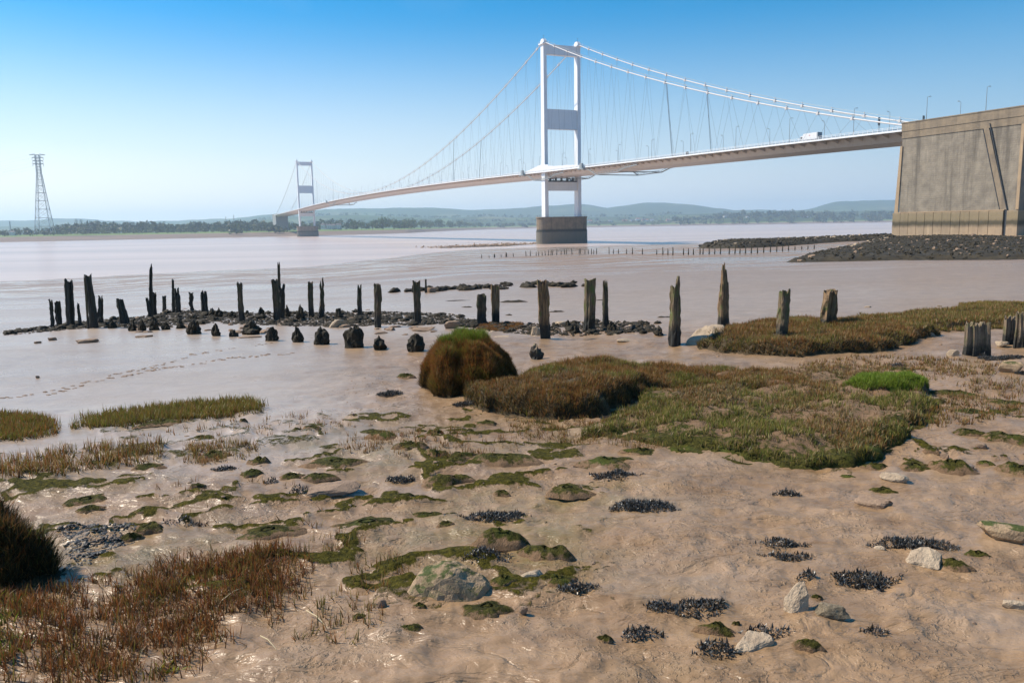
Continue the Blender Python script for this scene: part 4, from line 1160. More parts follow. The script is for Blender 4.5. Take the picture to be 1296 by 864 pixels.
# ------------------------------------------------------------------ individual stones
ROCKS = [  # px0,px1,row0,row1, material, planes, label, yaw
 (514, 622, 720, 768, STONE_MOSSY, 7, 'large boulder with green moss on top in the foreground mud', 0.15),
 (990, 1024, 738, 786, STONE_PALE, 6, 'pale pointed leaning stone beside a speckled hump', 0.3),
 (928, 976, 800, 832, STONE_PALE, 6, 'pale wedge of stone beside black seaweed at the bottom of the view', 0.5),
 (1150, 1190, 686, 717, STONE_PALE, 5, 'pale square slab tilted against a patch of black seaweed', -0.3),
 (1116, 1153, 598, 611, STONE_PALE, 9, 'cream stone on open mud below the mossy turf edge', 0.0),
 (1243, 1310, 655, 689, STONE_MOSSY, 7, 'moss topped boulder cut by the right edge of the view', 0.2),
 (1084, 1131, 628, 647, STONE_MUD, 12, 'mud coated brown stone below the cream stone', 0.0),
 (1271, 1300, 760, 774, STONE_PALE, 6, 'small pale stone at the lower right edge', 0.4),
 (655, 692, 722, 736, STONE_PALE, 6, 'half buried pale stone between two mossy lumps right of the large boulder', 0.1),
 (1022, 1071, 767, 791, STONE_BARN, 14, 'speckled barnacled stone right of the pale pointed stone', 0.0),
 (866, 918, 413, 438, STONE_PALE, 6, 'big pale slanted boulder beside the tall ragged post', -0.2),
 (388, 456, 600, 627, STONE_MUD, 6, 'long pale brown slab with a green mossy lower edge', 0.55),
 (1264, 1291, 457, 473, STONE_MOSSY, 7, 'pale green tinged stone near the right edge below the timber stumps', 0.0),
 (1199, 1216, 442, 451, STONE_PALE, 7, 'small cream stone at the foot of the split timber stump', 0.0),
 (1258, 1275, 432, 439, STONE_PALE, 7, 'small cream stone between the two right hand timber stumps', 0.0),
 (97, 123, 420, 434, STONE_MUD, 6, 'dark leaning slab on the mud below the left posts', 0.3),
 (416, 436, 403.5, 414.5, STONE_PALE, 6, 'whitish block in the black rubble among the posts', 0.0),
 (522, 556, 409, 418.5, STONE_MUD, 6, 'flat grey stone at the foot of the post in the middle rubble', 0.1),
 (560, 582, 405, 416, STONE_MUD, 8, 'rounded grey stone behind the big grass hummock', 0.0),
 (776, 801, 425, 433.5, STONE_PALE, 5, 'flat pale slab on the mud right of the mossy thick post', 0.1),
 (626, 645, 421, 426.5, STONE_PALE, 5, 'thin pale slab just behind the big grass hummock', 0.0),
 (672, 684, 412, 424, STONE_PALE, 7, 'pale stone leaning at the left of the brown split post', 0.0),
 (700, 722, 405.5, 411.5, STONE_PALE, 6, 'small pale stone in rubble left of the mossy thick post', 0.0),
 (1172, 1183, 423, 428.5, STONE_MUD, 7, 'little black and white stone on the mud beyond the turf', 0.0),
 (976, 990, 516, 524, STONE_PALE, 8, 'small pale stone lying in the marsh turf', 0.0),
 (60, 71, 426.5, 431, STONE_MUD, 6, 'small dark pointed stone below the leftmost posts', 0.0),
 (44, 52, 431.5, 434.5, STONE_MUD, 6, 'tiny dark stone on smooth mud at the far left', 0.0),
 (171, 192, 419, 427, STONE_MUD, 5, 'flat slab leaning in the rubble below the left posts', 0.2),
 (45, 50, 475, 478.5, STONE_MUD, 7, 'lone dark pebble on the smooth wet mud at the left', 0.0),
 (302, 330, 421, 427.5, STONE_MUD, 6, 'flat brown slab beside the wide weedy stump', 0.1),
 (1186, 1192, 384, 388, STONE_PALE, 8, 'tiny white stone on the bare flat', 0.0),
 (1095, 1104, 385, 389, STONE_PALE, 8, 'white pebble alone on the smooth flat right of the double post', 0.0),
 (962, 976, 500, 508, STONE_MUD, 8, 'brown stone at the broken turf edge', 0.0),
 (1190, 1200, 572, 580, STONE_MUD, 8, 'small brown stone between green humps at right', 0.0),
 (1236, 1250, 560, 569, STONE_MUD, 8, 'brown lump of stone near the right edge mossy humps', 0.0),
 (1148, 1158, 706, 712, STONE_MUD, 8, 'sharp brown chip of stone left of the square slab', 0.0),
 (1106, 1120, 688, 700, STONE_PALE, 5, 'narrow pale stone left end of the seaweed by the square slab', 0.6),
 (538, 552, 363, 370, STONE_MUD, 7, 'square block beside the thin far post in the distant stone line', 0.0),
 (655, 668, 770, 780, STONE_MUD, 8, 'half sunken brown stone right of the large boulder', 0.0),
 (478, 492, 766, 776, STONE_MUD, 9, 'small muddy stone left of the large boulder', 0.0),
]
seen = {}
for i, (a, b, r0, r1, mt, pl, lab, yaw) in enumerate(ROCKS):
    c, W, D, H, fa = px_size(a, b, r0, r1, 0.5)
    if 'large boulder' in lab: H *= 1.35; D *= .9
    if 'slanted boulder' in lab: D *= 2.0; H *= .75
    if 'pointed leaning' in lab: H *= .6; D *= 2.4; W *= .9
    if 'slab' in lab or 'flat' in lab: H *= .45; D *= 1.25
    me = rock_me('stone', (W * .54, D * .54, H * .66), 100 + i, mt, pl, 0.05, 3 if W > .2 else 2)
    hk = [k_ for k_ in HULLS if k_ in lab]
    if hk:
        p0, t0 = gpx((a + b) / 2, r1); Wd = (b - a) * t0 / F; fwd = Vector((p0.x, p0.y, 0)).normalized() * Wd * .28
        o = link('stone', hull_rock('stone', HULLS[hk[0]], Wd, i + 2, mt), None, (p0.x + fwd.x, p0.y + fwd.y, p0.z), fa)
    else: o = link('stone', me, None, (c.x, c.y, c.z + H * (.36 if 'slab' not in lab else .12)), fa + yaw * .4)
    tag(o, lab, 'stone')
# ------------------------------------------------------------------ mossy humps
def hump_me(W, D, H, seed, nr=9, na=26):
    th = np.linspace(0, 2 * math.pi, na, endpoint=False); rs = np.linspace(0, 1, nr) ** 0.8
    rn = 1 + 0.62 * fbm(np.cos(th) * 1.5 + seed * 7.3, np.sin(th) * 1.5 + seed, 4, seed)
    T, R = np.meshgrid(th, rs[1:])
    X = np.cos(T) * R * rn[None, :]; Y = np.sin(T) * R * rn[None, :]
    prof = (1 - R ** 2.2) ** 0.8
    n = fbm(X * 2.2 + seed * 3, Y * 2.2 - seed, 3, seed + 5)
    Z = prof * (1 + 0.75 * n) * H - R ** 4 * (H * .15 + .02)
    Z = Z + prof * H * .10 * fbm(X * 9 + seed, Y * 9, 2, seed + 8)
    V = np.concatenate([[[0, 0, float(Z[0].mean())]], np.stack([X * W / 2, Y * D / 2, Z], -1).reshape(-1, 3)])
    V[:, 0] += .12 * W * fbm(V[:, 1] / max(D, .01) * 2 + seed, V[:, 0] * 0, 2, seed)
    c = np.concatenate([[1.0], (1 - R ** 2.5).reshape(-1)]) * .75 + .12
    tri = [[0, 1 + j, 1 + (j + 1) % na, 1 + (j + 1) % na] for j in range(na)]
    k = []
    for i in range(nr - 2):
        for j in range(na):
            a = 1 + i * na + j; b = 1 + i * na + (j + 1) % na; k.append([a, b, b + na, a + na])
    Fq = np.array(k)[:, ::-1]
    me = bpy.data.meshes.new('mossy_hump')
    faces = [(0, 1 + j, 1 + (j + 1) % na) for j in range(na)] + [tuple(f[::-1]) for f in Fq.tolist()]
    me.from_pydata(V.tolist(), [], faces); me.update()
    me.polygons.foreach_set('use_smooth', [True] * len(me.polygons))
    at_ = me.color_attributes.new('Col', 'FLOAT_COLOR', 'POINT')
    cc = np.ones((len(V), 4), np.float32); cc[:, 0] = c; at_.data.foreach_set('color', cc.ravel())
    me.materials.append(MOSS)
    return me

HUMPS = [
 (443, 497, 536, 550, 'upper of two long green humps left of the big grass hummock'), (466, 506, 543, 557, 'lower of two long green humps left of the big grass hummock'),
 (498, 535, 548, 572, 'rounded green hump under sparse red shoots, left of a muddy channel'), (533, 567, 563, 583, 'green and brown hump at the right of the sparse red shoots'),
 (539, 563, 540, 554, 'small dark hump just above the muddy channel'), (585, 607, 538, 551, 'small round green hump below the big grass hummock'),
 (599, 630, 528, 538, 'thin green hump right below the big grass hummock foot'), (567, 606, 565, 583, 'olive hump at the left of the largest rounded hump group'),
 (592, 676, 566, 592, 'large dark green double hump tapering to the right, centre of the mud'), (562, 589, 581, 590, 'little dark oval hump left below the largest double hump'),
 (534, 598, 586, 614, 'tall green hump trailing right with a seaweed patch at its left'), (389, 462, 575, 594, 'wide green hump with white mud spots above the long slab'),
 (382, 424, 596, 609, 'green hump just left of the long slab'), (352, 386, 593, 606, 'brownish green hump left of the long slab'),
 (312, 343, 572, 588, 'green hump at the right end of the reddish shoots patch'), (303, 332, 589, 605, 'low olive hump below the reddish shoots patch'),
 (366, 386, 540, 548, 'small black green hump near the end of the left grass strip'), (420, 524, 637, 666, 'long wedge shaped green hump in the middle left mud'),
 (496, 526, 622, 633, 'thin green hump above the long wedge shaped hump'), (512, 561, 639, 649, 'flat olive hump between the wedge hump and seaweed'),
 (555, 577, 656, 665, 'tiny green hump right of the wedge shaped hump'), (626, 650, 615, 628, 'small round green hump above the left seaweed patch'),
 (294, 379, 657, 684, 'long green hump above the reddish shoots in the lower left'), (691, 750, 613, 634, 'oval green hump left of the biggest black seaweed patch'),
 (601, 668, 667, 699, 'left of the two broad olive humps in the centre foreground'), (664, 731, 668, 713, 'right and larger of the two broad olive humps in the centre foreground'),
 (619, 654, 722, 744, 'round dark green lump right of the large boulder'), (691, 732, 721, 743, 'green topped lump with black seaweed at its right foot'),
 (735, 812, 572, 594, 'green hump with a bare brown top under the turf edge'), (787, 840, 560, 578, 'smooth green hump right above the bare topped hump'),
 (584, 664, 753, 787, 'curved green mossy bank at the right foot of the large boulder'), (80, 143, 618, 638, 'upper of two broad green humps at the left above the dark tussock'),
 (96, 132, 635, 649, 'lower of two broad green humps at the left above the dark tussock'), (111, 140, 657, 671, 'round hump just right of the dark tussock top'),
 (167, 215, 647, 674, 'tall dark rounded hump right of the pebbly black patch'), (170, 192, 640, 649, 'small dark oval hump above the tall dark rounded hump'),
 (163, 206, 583, 597, 'dark green hump in open mud below the sprouting row at left'), (240, 261, 611, 622, 'shiny black green stone hump in the left mud'),
 (236, 283, 546, 558, 'flat green hump between the left grass strip and reddish patch'), (141, 184, 567, 577, 'low hump at the foot of the sparse sprouts at left'),
 (252, 294, 566, 582, 'hump inside the reddish shoots patch, left of its centre'), (176, 225, 531, 541, 'flat green hump along the lower edge of the left grass strip'),
 (302, 312, 530, 538, 'small dark stone like hump at the right end of the left grass strip'), (443, 465, 779, 791, 'small olive lump below the large boulder at its left'),
 (499, 534, 795, 807, 'low brownish green hump in the lowest foreground mud'), (522, 542, 770, 781, 'tiny mossy lump just under the large boulder'),
 (1097, 1142, 610, 626, 'green topped hump below the cream stone'), (1091, 1128, 579, 595, 'small green hump at the left end of the turf edge string'),
 (1130, 1183, 578, 597, 'wide speckled green hump in the turf edge string'), (1176, 1230, 573, 599, 'taller green hump second from the right in the turf edge string'),
 (1236, 1262, 581, 591, 'small flat green hump right of the turf edge string'), (1260, 1310, 578, 601, 'pale green hump cut by the right edge'),
 (1239, 1315, 542, 566, 'broad green mound cut by the right edge beneath the sprouts'), (1203, 1243, 539, 554, 'rounded green hump left of the broad right edge mound'),
 (1168, 1190, 566, 575, 'tiny green hump left below the rounded one near the right edge'), (1059, 1085, 597, 606, 'tiny olive hump just below the turf bank'),
 (1188, 1234, 699, 724, 'mud hump with green right side beside the square slab'), (1222, 1254, 694, 709, 'green ridge trailing right from the square slab'),
 (1025, 1042, 753, 766, 'small green ridge right of the pale pointed stone'), (887, 930, 791, 814, 'green lump above the seaweed beside the pale wedge stone'),
 (926, 938, 786, 797, 'smallest green knob above the pale wedge stone'), (1003, 1044, 811, 834, 'mud hump with a green right flank at the lower right'),
 (755, 778, 797, 820, 'faint olive lump left of the small seaweed tuft in the lower mud'), (1180, 1246, 488, 502, 'low green hump right of the bright green grass clump'),
 (1240, 1300, 500, 513, 'dark green hump near the right edge above the broad mound'), (1120, 1160, 462, 470, 'flat brown hump on the mud beyond the bright clump'),
 (383, 405, 541, 548, 'small low hump left of the two long green humps'), (522, 540, 540, 547, 'small hump among thin shoots left of the big grass hummock'),
 (500, 527, 470, 480, 'flat green weed hump behind the left side of the big hummock'), (1200, 1270, 512, 526, 'green hump among the sparse shoots by the right edge'),
 (150, 182, 668, 684, 'black green hump at the right end of the pebbly black patch'), (1060, 1090, 404, 408, 'thin green hump on the flat right of the double post'),
 (1128, 1146, 396, 399, 'thin dark hump on the bare flat at the right'), (1180, 1198, 391, 395, 'longer dark hump on the bare flat near the right turf'),
 (820, 910, 553, 566, 'long dark green ridge below the turf left corner'), (236, 262, 486, 494, 'faint hump in wet mud above the left grass strip') ,
]
for i, (a, b, r0, r1, lab) in enumerate(HUMPS[:-1]):
    c, W, D, H, fa = px_size(a, b, r0, r1, 0.62)
    H = min(H * .7, 0.17 * W + .01)
    o = link('mossy_hump', hump_me(W * 1.08, D * 1.05, max(H, .03) * 1.1, i + 3), None, (c.x, c.y, c.z - .006), fa + random.uniform(-.25, .1))
    tag(o, lab, 'mossy hump')

# ------------------------------------------------------------------ blades
def blades(name, P, L, Wd, rng, pal, lean=0.35, segs=3, mat=None, curl=0.5, tipc=None, upbias=1.0, base=None, D=None):
    """P (n,3) roots; returns object mesh of curved tapered blades"""
    n = len(P); P = np.asarray(P, float)
    L = np.broadcast_to(L, (n,)) * rng.uniform(.6, 1.25, n); Wd = np.broadcast_to(Wd, (n,)) * rng.uniform(.7, 1.3, n)
    az = rng.uniform(0, 2 * math.pi, n); ln = np.abs(rng.normal(0, lean, n))
    dx, dy = np.cos(az), np.sin(az)
    fa = rng.uniform(0, 2 * math.pi, n)
    sx, sy = np.cos(fa), np.sin(fa)
    rows = []
    for k in range(segs + 1):
        s = k / segs
        ang = ln * (1 + curl * s)
        h = L * s * np.cos(ang) * upbias; r = L * s * np.sin(ang)
        if D is None: c = P + np.stack([dx * r, dy * r, h], 1)
        else: c = P + D * h[:, None] + np.stack([dx * r, dy * r, np.zeros(n)], 1) + np.stack([0 * r, 0 * r, L * s * s * .25], 1)
        w = Wd * (1 - s ** 1.6) * .5 if k < segs else Wd * 0.02
        if k < segs:
            rows += [c - np.stack([sx * w, sy * w, w * 0], 1), c + np.stack([sx * w, sy * w, w * 0], 1)]
        else: rows += [c]
    m = 2 * segs + 1
    V = np.stack(rows, 1).reshape(-1, 3)
    b = np.arange(n)[:, None] * m
    T = []
    for k in range(segs - 1):
        T += [[2 * k, 2 * k + 1, 2 * k + 3], [2 * k, 2 * k + 3, 2 * k + 2]]
    T += [[2 * segs - 2, 2 * segs - 1, 2 * segs]]
    Fc = (b[:, :, None] + np.array(T)[None]).reshape(-1, 3)
    pal = np.array(pal, float)
    ci = rng.integers(0, len(pal), n)
    col = pal[ci] * rng.uniform(.75, 1.3, (n, 1))
    cc = np.repeat(col[:, None, :], m, 1)
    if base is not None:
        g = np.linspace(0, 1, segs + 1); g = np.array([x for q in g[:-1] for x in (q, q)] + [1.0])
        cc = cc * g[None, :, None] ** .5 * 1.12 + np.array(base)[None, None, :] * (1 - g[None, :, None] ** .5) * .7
    return mesh_np(name, V, Fc, False, cc.reshape(-1, 3), mat or LEAF)

RED = (0.31, 0.115, 0.030); BRN = (0.27, 0.145, 0.040); OLV = (0.25, 0.205, 0.036); GRN = (0.16, 0.19, 0.022); BRT = (0.20, 0.30, 0.025); STR = (0.38, 0.29, 0.14); DRK = (0.075, 0.052, 0.02); TAN = (0.42, 0.28, 0.12)

def inpoly(x, y, poly):
    x = np.asarray(x); y = np.asarray(y); r = np.zeros(x.shape, bool); n = len(poly)
    for i in range(n):
        x0, y0 = poly[i]; x1, y1 = poly[(i + 1) % n]
        c = ((y0 > y) != (y1 > y)) & (x < (x1 - x0) * (y - y0) / (y1 - y0 + 1e-12) + x0)
        r ^= c
    return r
def edged(x, y, poly):
    d = np.full(np.shape(x), 1e9); n = len(poly)
    for i in range(n):
        x0, y0 = poly[i]; x1, y1 = poly[(i + 1) % n]
        vx, vy = x1 - x0, y1 - y0; t = np.clip(((x - x0) * vx + (y - y0) * vy) / (vx * vx + vy * vy + 1e-12), 0, 1)
        d = np.minimum(d, np.hypot(x - x0 - t * vx, y - y0 - t * vy))
    return d
def polypx(pts):
    """[(px,row,h)] -> world xy polygon"""
    out = []
    for q in pts:
        p, t = gpx(q[0], q[1], q[2] if len(q) > 2 else 0.0); out.append((p.x, p.y))
    return out

def turf(poly, dens, rng, seed, patch=0.0, height=None, edge=0.0, tuft=0):
    xs = [p[0] for p in poly]; ys = [p[1] for p in poly]
    A = (max(xs) - min(xs)) * (max(ys) - min(ys)); n = int(A * dens)
    x = rng.uniform(min(xs), max(xs), n); y = rng.uniform(min(ys), max(ys), n)
    k = inpoly(x, y, poly)
    nse = fbm(x * 2.3, y * 2.3, 3, seed) + .35 * fbm(x * 9, y * 9, 2, seed + 2)
    k &= nse > (patch - 1) * .9 + (rng.uniform(-.12, .12, n))
    if edge: k &= edged(x, y, poly) > rng.uniform(0, edge, n)
    x, y = x[k], y[k]
    if tuft:
        sel = rng.random(len(x)) < 1.0 / tuft; x, y = x[sel], y[sel]; m_ = rng.poisson(tuft, len(x)); x = np.repeat(x, m_); y = np.repeat(y, m_)
        x = x + rng.normal(0, .030, len(x)); y = y + rng.normal(0, .030, len(x))
    z = ground(x, y) if height is None else height(x, y)
    return np.stack([x, y, z - .005], 1)

def mound_fn(poly, H, w, seed, amp=.15, power=2.0, tilt=None, wob=0.0):
    def f(x, y):
        x = np.asarray(x, float); y = np.asarray(y, float)
        ins = inpoly(x, y, poly); d = edged(x, y, poly)
        d = d + w * .35 * fbm(x * 3, y * 3, 3, seed + 9) + wob * (fbm(x * 1.3, y * 1.6, 3, seed + 8) - .25)
        e = np.clip(d / w, 0, 1); pr = (1 - (1 - e) ** power) ** (1 / power)
        h = H if tilt is None else H * tilt(x, y)
        z = ground(x, y) + np.where(ins, pr * h * (1 + amp * fbm(x * 1.6, y * 1.6, 3, seed)) + pr * .04 * fbm(x * 7, y * 7, 2, seed), -.06 - 0 * x)
        return z
    return f
def mound_me(name, poly, fn, mat, res=.07, colf=None):
    xs = [p[0] for p in poly]; ys = [p[1] for p in poly]
    gx = np.arange(min(xs) - .15, max(xs) + .15, res); gy = np.arange(min(ys) - .15, max(ys) + .15, res)
    X, Y = np.meshgrid(gx, gy); Z = fn(X, Y)
    Fc = grid_faces(len(gy), len(gx))
    ins = (inpoly(X, Y, poly) | (edged(X, Y, poly) < res * 1.5)).reshape(-1)
    keep = ins[Fc].all(1)
    V = np.stack([X, Y, Z], -1).reshape(-1, 3)
    used = np.unique(Fc[keep]); mp = np.full(len(V), -1); mp[used] = np.arange(len(used))
    c = np.full((len(used), 3), .8)
    if colf is not None: c[:] = colf(V[used][:, 0], V[used][:, 1])[:, None]
    return mesh_np(name, V[used], mp[Fc[keep]], True, c, mat)
SOIL = make_stone('dark_marsh_soil', (0.085, 0.055, 0.024), (0.035, 0.026, 0.012), scale=9., bs=1.0)

def surf_sample(me, dens, rng, zmin=None):
    V = np.array([v.co[:] for v in me.vertices]); Q = np.array([p.vertices[:] for p in me.polygons])
    T = np.concatenate([Q[:, [0, 1, 2]], Q[:, [0, 2, 3]]]); a, b, c = V[T[:, 0]], V[T[:, 1]], V[T[:, 2]]
    nn = np.cross(b - a, c - a); ar = np.linalg.norm(nn, axis=1) / 2; nn /= np.maximum(ar * 2, 1e-9)[:, None]; nn *= np.sign(nn[:, 2:3] + 1e-9)
    n = int(ar.sum() * dens); i = rng.choice(len(T), n, p=ar / ar.sum()); u = rng.random((n, 2)); f = u.sum(1) > 1; u[f] = 1 - u[f]
    P = a[i] + (b - a)[i] * u[:, :1] + (c - a)[i] * u[:, 1:]; Nn = nn[i]
    return P, Nn
def grow(P, Nn, k=.7):
    D = Nn * k + np.array([0, 0, 1 - k]); return D / np.linalg.norm(D, axis=1)[:, None]
# A: the big dome-shaped hummock
pc, _ = gpx(591, 503)
CA = Vector((pc.x, pc.y + .95, 0)); HAm = 1.06
ell = [(CA.x + (.96 + .06 * math.sin(3 * a)) * math.cos(a), CA.y + .95 * math.sin(a)) for a in np.linspace(0, 2 * math.pi, 28, endpoint=False)]
fnA0 = mound_fn(ell, HAm, .92, 41, .05, 1.9)
def fnA(x, y):
    return fnA0(x, y) + .045 * fbm(x * 4.2, y * 4.2, 3, 42) * sstep(.0, .3, fnA0(x, y) - ground(x, y))
e = empty('grass_hummock', (0, 0, 0)); tag(e, 'big dome of red brown marsh grass with a bright green top in the middle ground', 'grass hummock')
so = link('soil', mound_me('soil', ell, fnA, SOIL, .05), e)
P, Nn = surf_sample(so.data, 11000, RNG)
gz = ground(P[:, 0], P[:, 1]); hrel = (P[:, 2] - gz) / HAm
k = hrel > .02; P, Nn, hrel = P[k], Nn[k], hrel[k]
D3 = grow(P, Nn, .5)
q = fbm(P[:, 0] * 3 + P[:, 2] * 2, P[:, 1] * 3 + P[:, 2] * 3, 3, 44)
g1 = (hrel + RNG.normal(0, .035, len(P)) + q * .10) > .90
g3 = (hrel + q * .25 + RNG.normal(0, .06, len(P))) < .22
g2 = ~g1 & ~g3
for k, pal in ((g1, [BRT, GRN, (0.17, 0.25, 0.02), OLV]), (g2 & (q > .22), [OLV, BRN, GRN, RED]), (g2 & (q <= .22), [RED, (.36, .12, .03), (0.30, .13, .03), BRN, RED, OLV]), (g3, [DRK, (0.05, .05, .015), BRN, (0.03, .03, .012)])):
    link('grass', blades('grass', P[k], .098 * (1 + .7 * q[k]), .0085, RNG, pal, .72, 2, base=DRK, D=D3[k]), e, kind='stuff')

# B: long bank of marsh turf right of the dome
polyB = polypx([(588, 505), (612, 520), (645, 529), (700, 531), (745, 528), (778, 520), (815, 505), (850, 497), (900, 500), (960, 498), (1010, 500), (1040, 492, .3), (1060, 470, .35), (1000, 456, .38), (930, 450, .4), (860, 445, .42), (780, 444, .45), (730, 447, .45), (680, 455, .45), (640, 470, .45), (600, 490, .25)])
tB = lambda x, y: .35 + .65 * sstep(3.6, 1.6, x) 
fnB0 = mound_fn(polyB, .40, .62, 51, .25, 2.2, tB, .3)
def fnB(x, y):
    return fnB0(x, y) + .055 * fbm(x * 5, y * 5, 3, 52) * sstep(.0, .15, fnB0(x, y) - ground(x, y))
e = empty('turf_bank', (0, 0, 0)); tag(e, 'long low bank of brown marsh turf with a dark undercut front, right of the dome', 'turf bank')
soB = link('soil', mound_me('soil', polyB, fnB, SOIL, .07), e)
def cover(so, dens, seed, L, W, pats, thin=-.45, k=.6, lean=.45, segs=2, low=.10):
    P, Nn = surf_sample(so.data, dens, RNG)
    L = L * (1 + .45 * fbm(P[:, 0] * 4.5, P[:, 1] * 4.5, 3, seed + 6)); q2 = fbm(P[:, 0] * 1.9, P[:, 1] * 2.2, 4, seed + 1); keep = q2 + RNG.normal(0, .12, len(P)) > thin
    hr = P[:, 2] - ground(P[:, 0], P[:, 1]); keep &= hr > low * .3
    P, Nn, hr = P[keep], Nn[keep], hr[keep]; L = L[keep]; D3 = grow(P, Nn, k)
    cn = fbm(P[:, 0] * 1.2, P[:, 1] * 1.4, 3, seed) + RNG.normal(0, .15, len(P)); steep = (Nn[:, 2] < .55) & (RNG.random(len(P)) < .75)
    lo = -9
    for hi_, pal in pats:
        m_ = (cn >= lo) & (cn < hi_) & ~steep; lo = hi_
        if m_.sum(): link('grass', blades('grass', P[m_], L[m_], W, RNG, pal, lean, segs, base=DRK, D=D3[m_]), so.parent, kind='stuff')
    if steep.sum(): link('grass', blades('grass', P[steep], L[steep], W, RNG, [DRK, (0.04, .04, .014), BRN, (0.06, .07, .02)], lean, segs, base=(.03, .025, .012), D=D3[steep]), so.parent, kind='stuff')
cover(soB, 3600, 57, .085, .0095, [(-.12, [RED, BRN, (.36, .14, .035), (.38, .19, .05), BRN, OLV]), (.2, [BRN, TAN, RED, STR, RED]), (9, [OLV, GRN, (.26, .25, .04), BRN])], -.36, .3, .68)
# C: lower green-edged turf
polyC = polypx([(735, 556), (800, 562), (850, 572), (930, 586), (1010, 592), (1080, 590), (1120, 578), (1150, 560), (1185, 540), (1195, 520), (1200, 498), (1180, 484), (1100, 474), (1030, 468), (960, 470), (900, 474), (850, 482), (800, 500), (770, 522), (745, 540)])
fnC0 = mound_fn(polyC, .12, .30, 61, .9, 2.0, None, .55)
def fnC(x, y):
    return fnC0(x, y) + np.where(inpoly(x, y, polyC), .07 * fbm(x * 2.1, y * 2.6, 3, 64) - .015, 0)
e = empty('turf_bank', (0, 0, 0)); tag(e, 'broad low marsh turf with a dark green mossy front edge at centre right', 'turf bank')
soC = link('soil', mound_me('soil', polyC, fnC, MOSS, .06, lambda x, y: .40 + .42 * sstep(.75, .15, edged(x, y, polyC)) * sstep(14.5, 12.5, y) + .25 * fbm(x * .9, y * 1.2, 3, 68)), e)
cn0 = 0
P, Nn = surf_sample(soC.data, 1500, RNG)
q2 = fbm(P[:, 0] * 1.5, P[:, 1] * 1.9, 4, 65); q3 = fbm(P[:, 0] * 7, P[:, 1] * 7, 2, 66)
keep = (q2 + .5 * q3 + RNG.normal(0, .10, len(P)) > -.16) & (P[:, 2] - ground(P[:, 0], P[:, 1]) > .02); P = P[keep]
cn = fbm(P[:, 0] * .9, P[:, 1] * 1.1, 3, 67) + RNG.normal(0, .15, len(P)) - (P[:, 1] - 12.0) * .12
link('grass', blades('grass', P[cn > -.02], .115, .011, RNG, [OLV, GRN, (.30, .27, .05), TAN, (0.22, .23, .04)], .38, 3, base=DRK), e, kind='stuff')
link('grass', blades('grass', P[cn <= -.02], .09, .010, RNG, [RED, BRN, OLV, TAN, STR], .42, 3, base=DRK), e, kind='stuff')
# bright green clump
polyD = polypx([(1066, 499), (1085, 503), (1130, 504), (1165, 501), (1176, 496), (1160, 489, .0), (1120, 486), (1085, 488)])
e = empty('bright_grass_clump', (0, 0, 0)); tag(e, 'vivid lime green clump of fine grass on the turf at right', 'grass clump')
fnD = mound_fn(polyD, .26, .4, 71, .2)
link('soil', mound_me('soil', polyD, fnD, SOIL, .05), e)
link('grass', blades('grass', turf(polyD, 9000, RNG, 73, 0, fnD), .10, .009, RNG, [BRT, (0.17, 0.27, 0.02), (0.24, .30, .03), GRN], .4, 2, base=GRN), e, kind='stuff')
# E: red-brown mound round the leaning posts, and strip to the right edge
polyE = polypx([(884, 441), (905, 446), (960, 449), (1010, 452), (1060, 449), (1120, 444), (1175, 430), (1190, 415, .2), (1130, 404, .25), (1060, 403, .28), (990, 403, .28), (935, 409, .25), (905, 425, .1)])
fnE = mound_fn(polyE, .3, .5, 77, .3, 2.0, None, .5)
e = empty('turf_bank', (0, 0, 0)); tag(e, 'red brown turf mound around the feet of the leaning post and double post', 'turf bank')
soE = link('soil', mound_me('soil', polyE, fnE, SOIL, .1), e)
cover(soE, 1500, 79, .10, .014, [(.15, [RED, BRN, RED, TAN, OLV]), (9, [OLV, GRN, BRN, TAN])], -.35)
polyF = polypx([(1075, 409), (1130, 418), (1200, 420), (1310, 414), (1310, 387), (1240, 391), (1180, 397), (1120, 402)])
fnF = mound_fn(polyF, .16, .5, 87, .3, 2.0, None, .8)
e = empty('turf_bank', (0, 0, 0)); tag(e, 'long strip of brown turf running to the right edge behind the timber stumps', 'turf bank')
link('soil', mound_me('soil', polyF, fnF, SOIL, .12), e)
link('grass', blades('grass', turf(polyF, 900, RNG, 88, .08, fnF), .13, .018, RNG, [RED, BRN, OLV, TAN, GRN], .4, 2, base=DRK), e, kind='stuff')

# flat grass patches (no soil bank)
def patch(name, label, pts, dens, L, W, pals, seed, pt=.3, lean=.35, segs=3, edge=.15):
    poly = polypx(pts)
    P = turf(poly, dens, RNG, seed, pt, None, edge, 5)
    o = link(name, blades(name, P, L, W, RNG, pals, lean, segs, base=DRK)); tag(o, label, 'marsh grass', kind='stuff'); return o
patch('marsh_grass', 'strip of green brown marsh grass on wet mud at the left', [(86, 543), (130, 545), (200, 539), (270, 533), (335, 526), (342, 512), (318, 505), (260, 509), (190, 516), (130, 522), (95, 531)], 2000, .16, .013, [OLV, GRN, BRN, OLV, BRN], 91, .25, .35, 3, .35)
patch('marsh_grass', 'brown grass patch on the left edge beside the wet mud', [(-30, 560), (30, 558), (76, 550), (74, 532), (40, 525), (-30, 523)], 2300, .13, .013, [BRN, RED, OLV, GRN], 92, .12)
patch('marsh_grass', 'row of sparse brown sprouts at the left edge above the dark tussock', [(-30, 612), (60, 610), (120, 600), (210, 578), (215, 562), (150, 562), (80, 570), (0, 584), (-30, 590)], 700, .17, .012, [BRN, RED, TAN, OLV], 93, .62)
patch('marsh_grass', 'reddish sprouting patch over green humps left of centre', [(226, 585), (262, 590), (330, 580), (332, 562), (270, 558), (235, 562)], 1400, .11, .010, [BRN, RED, OLV, TAN], 94, .55)
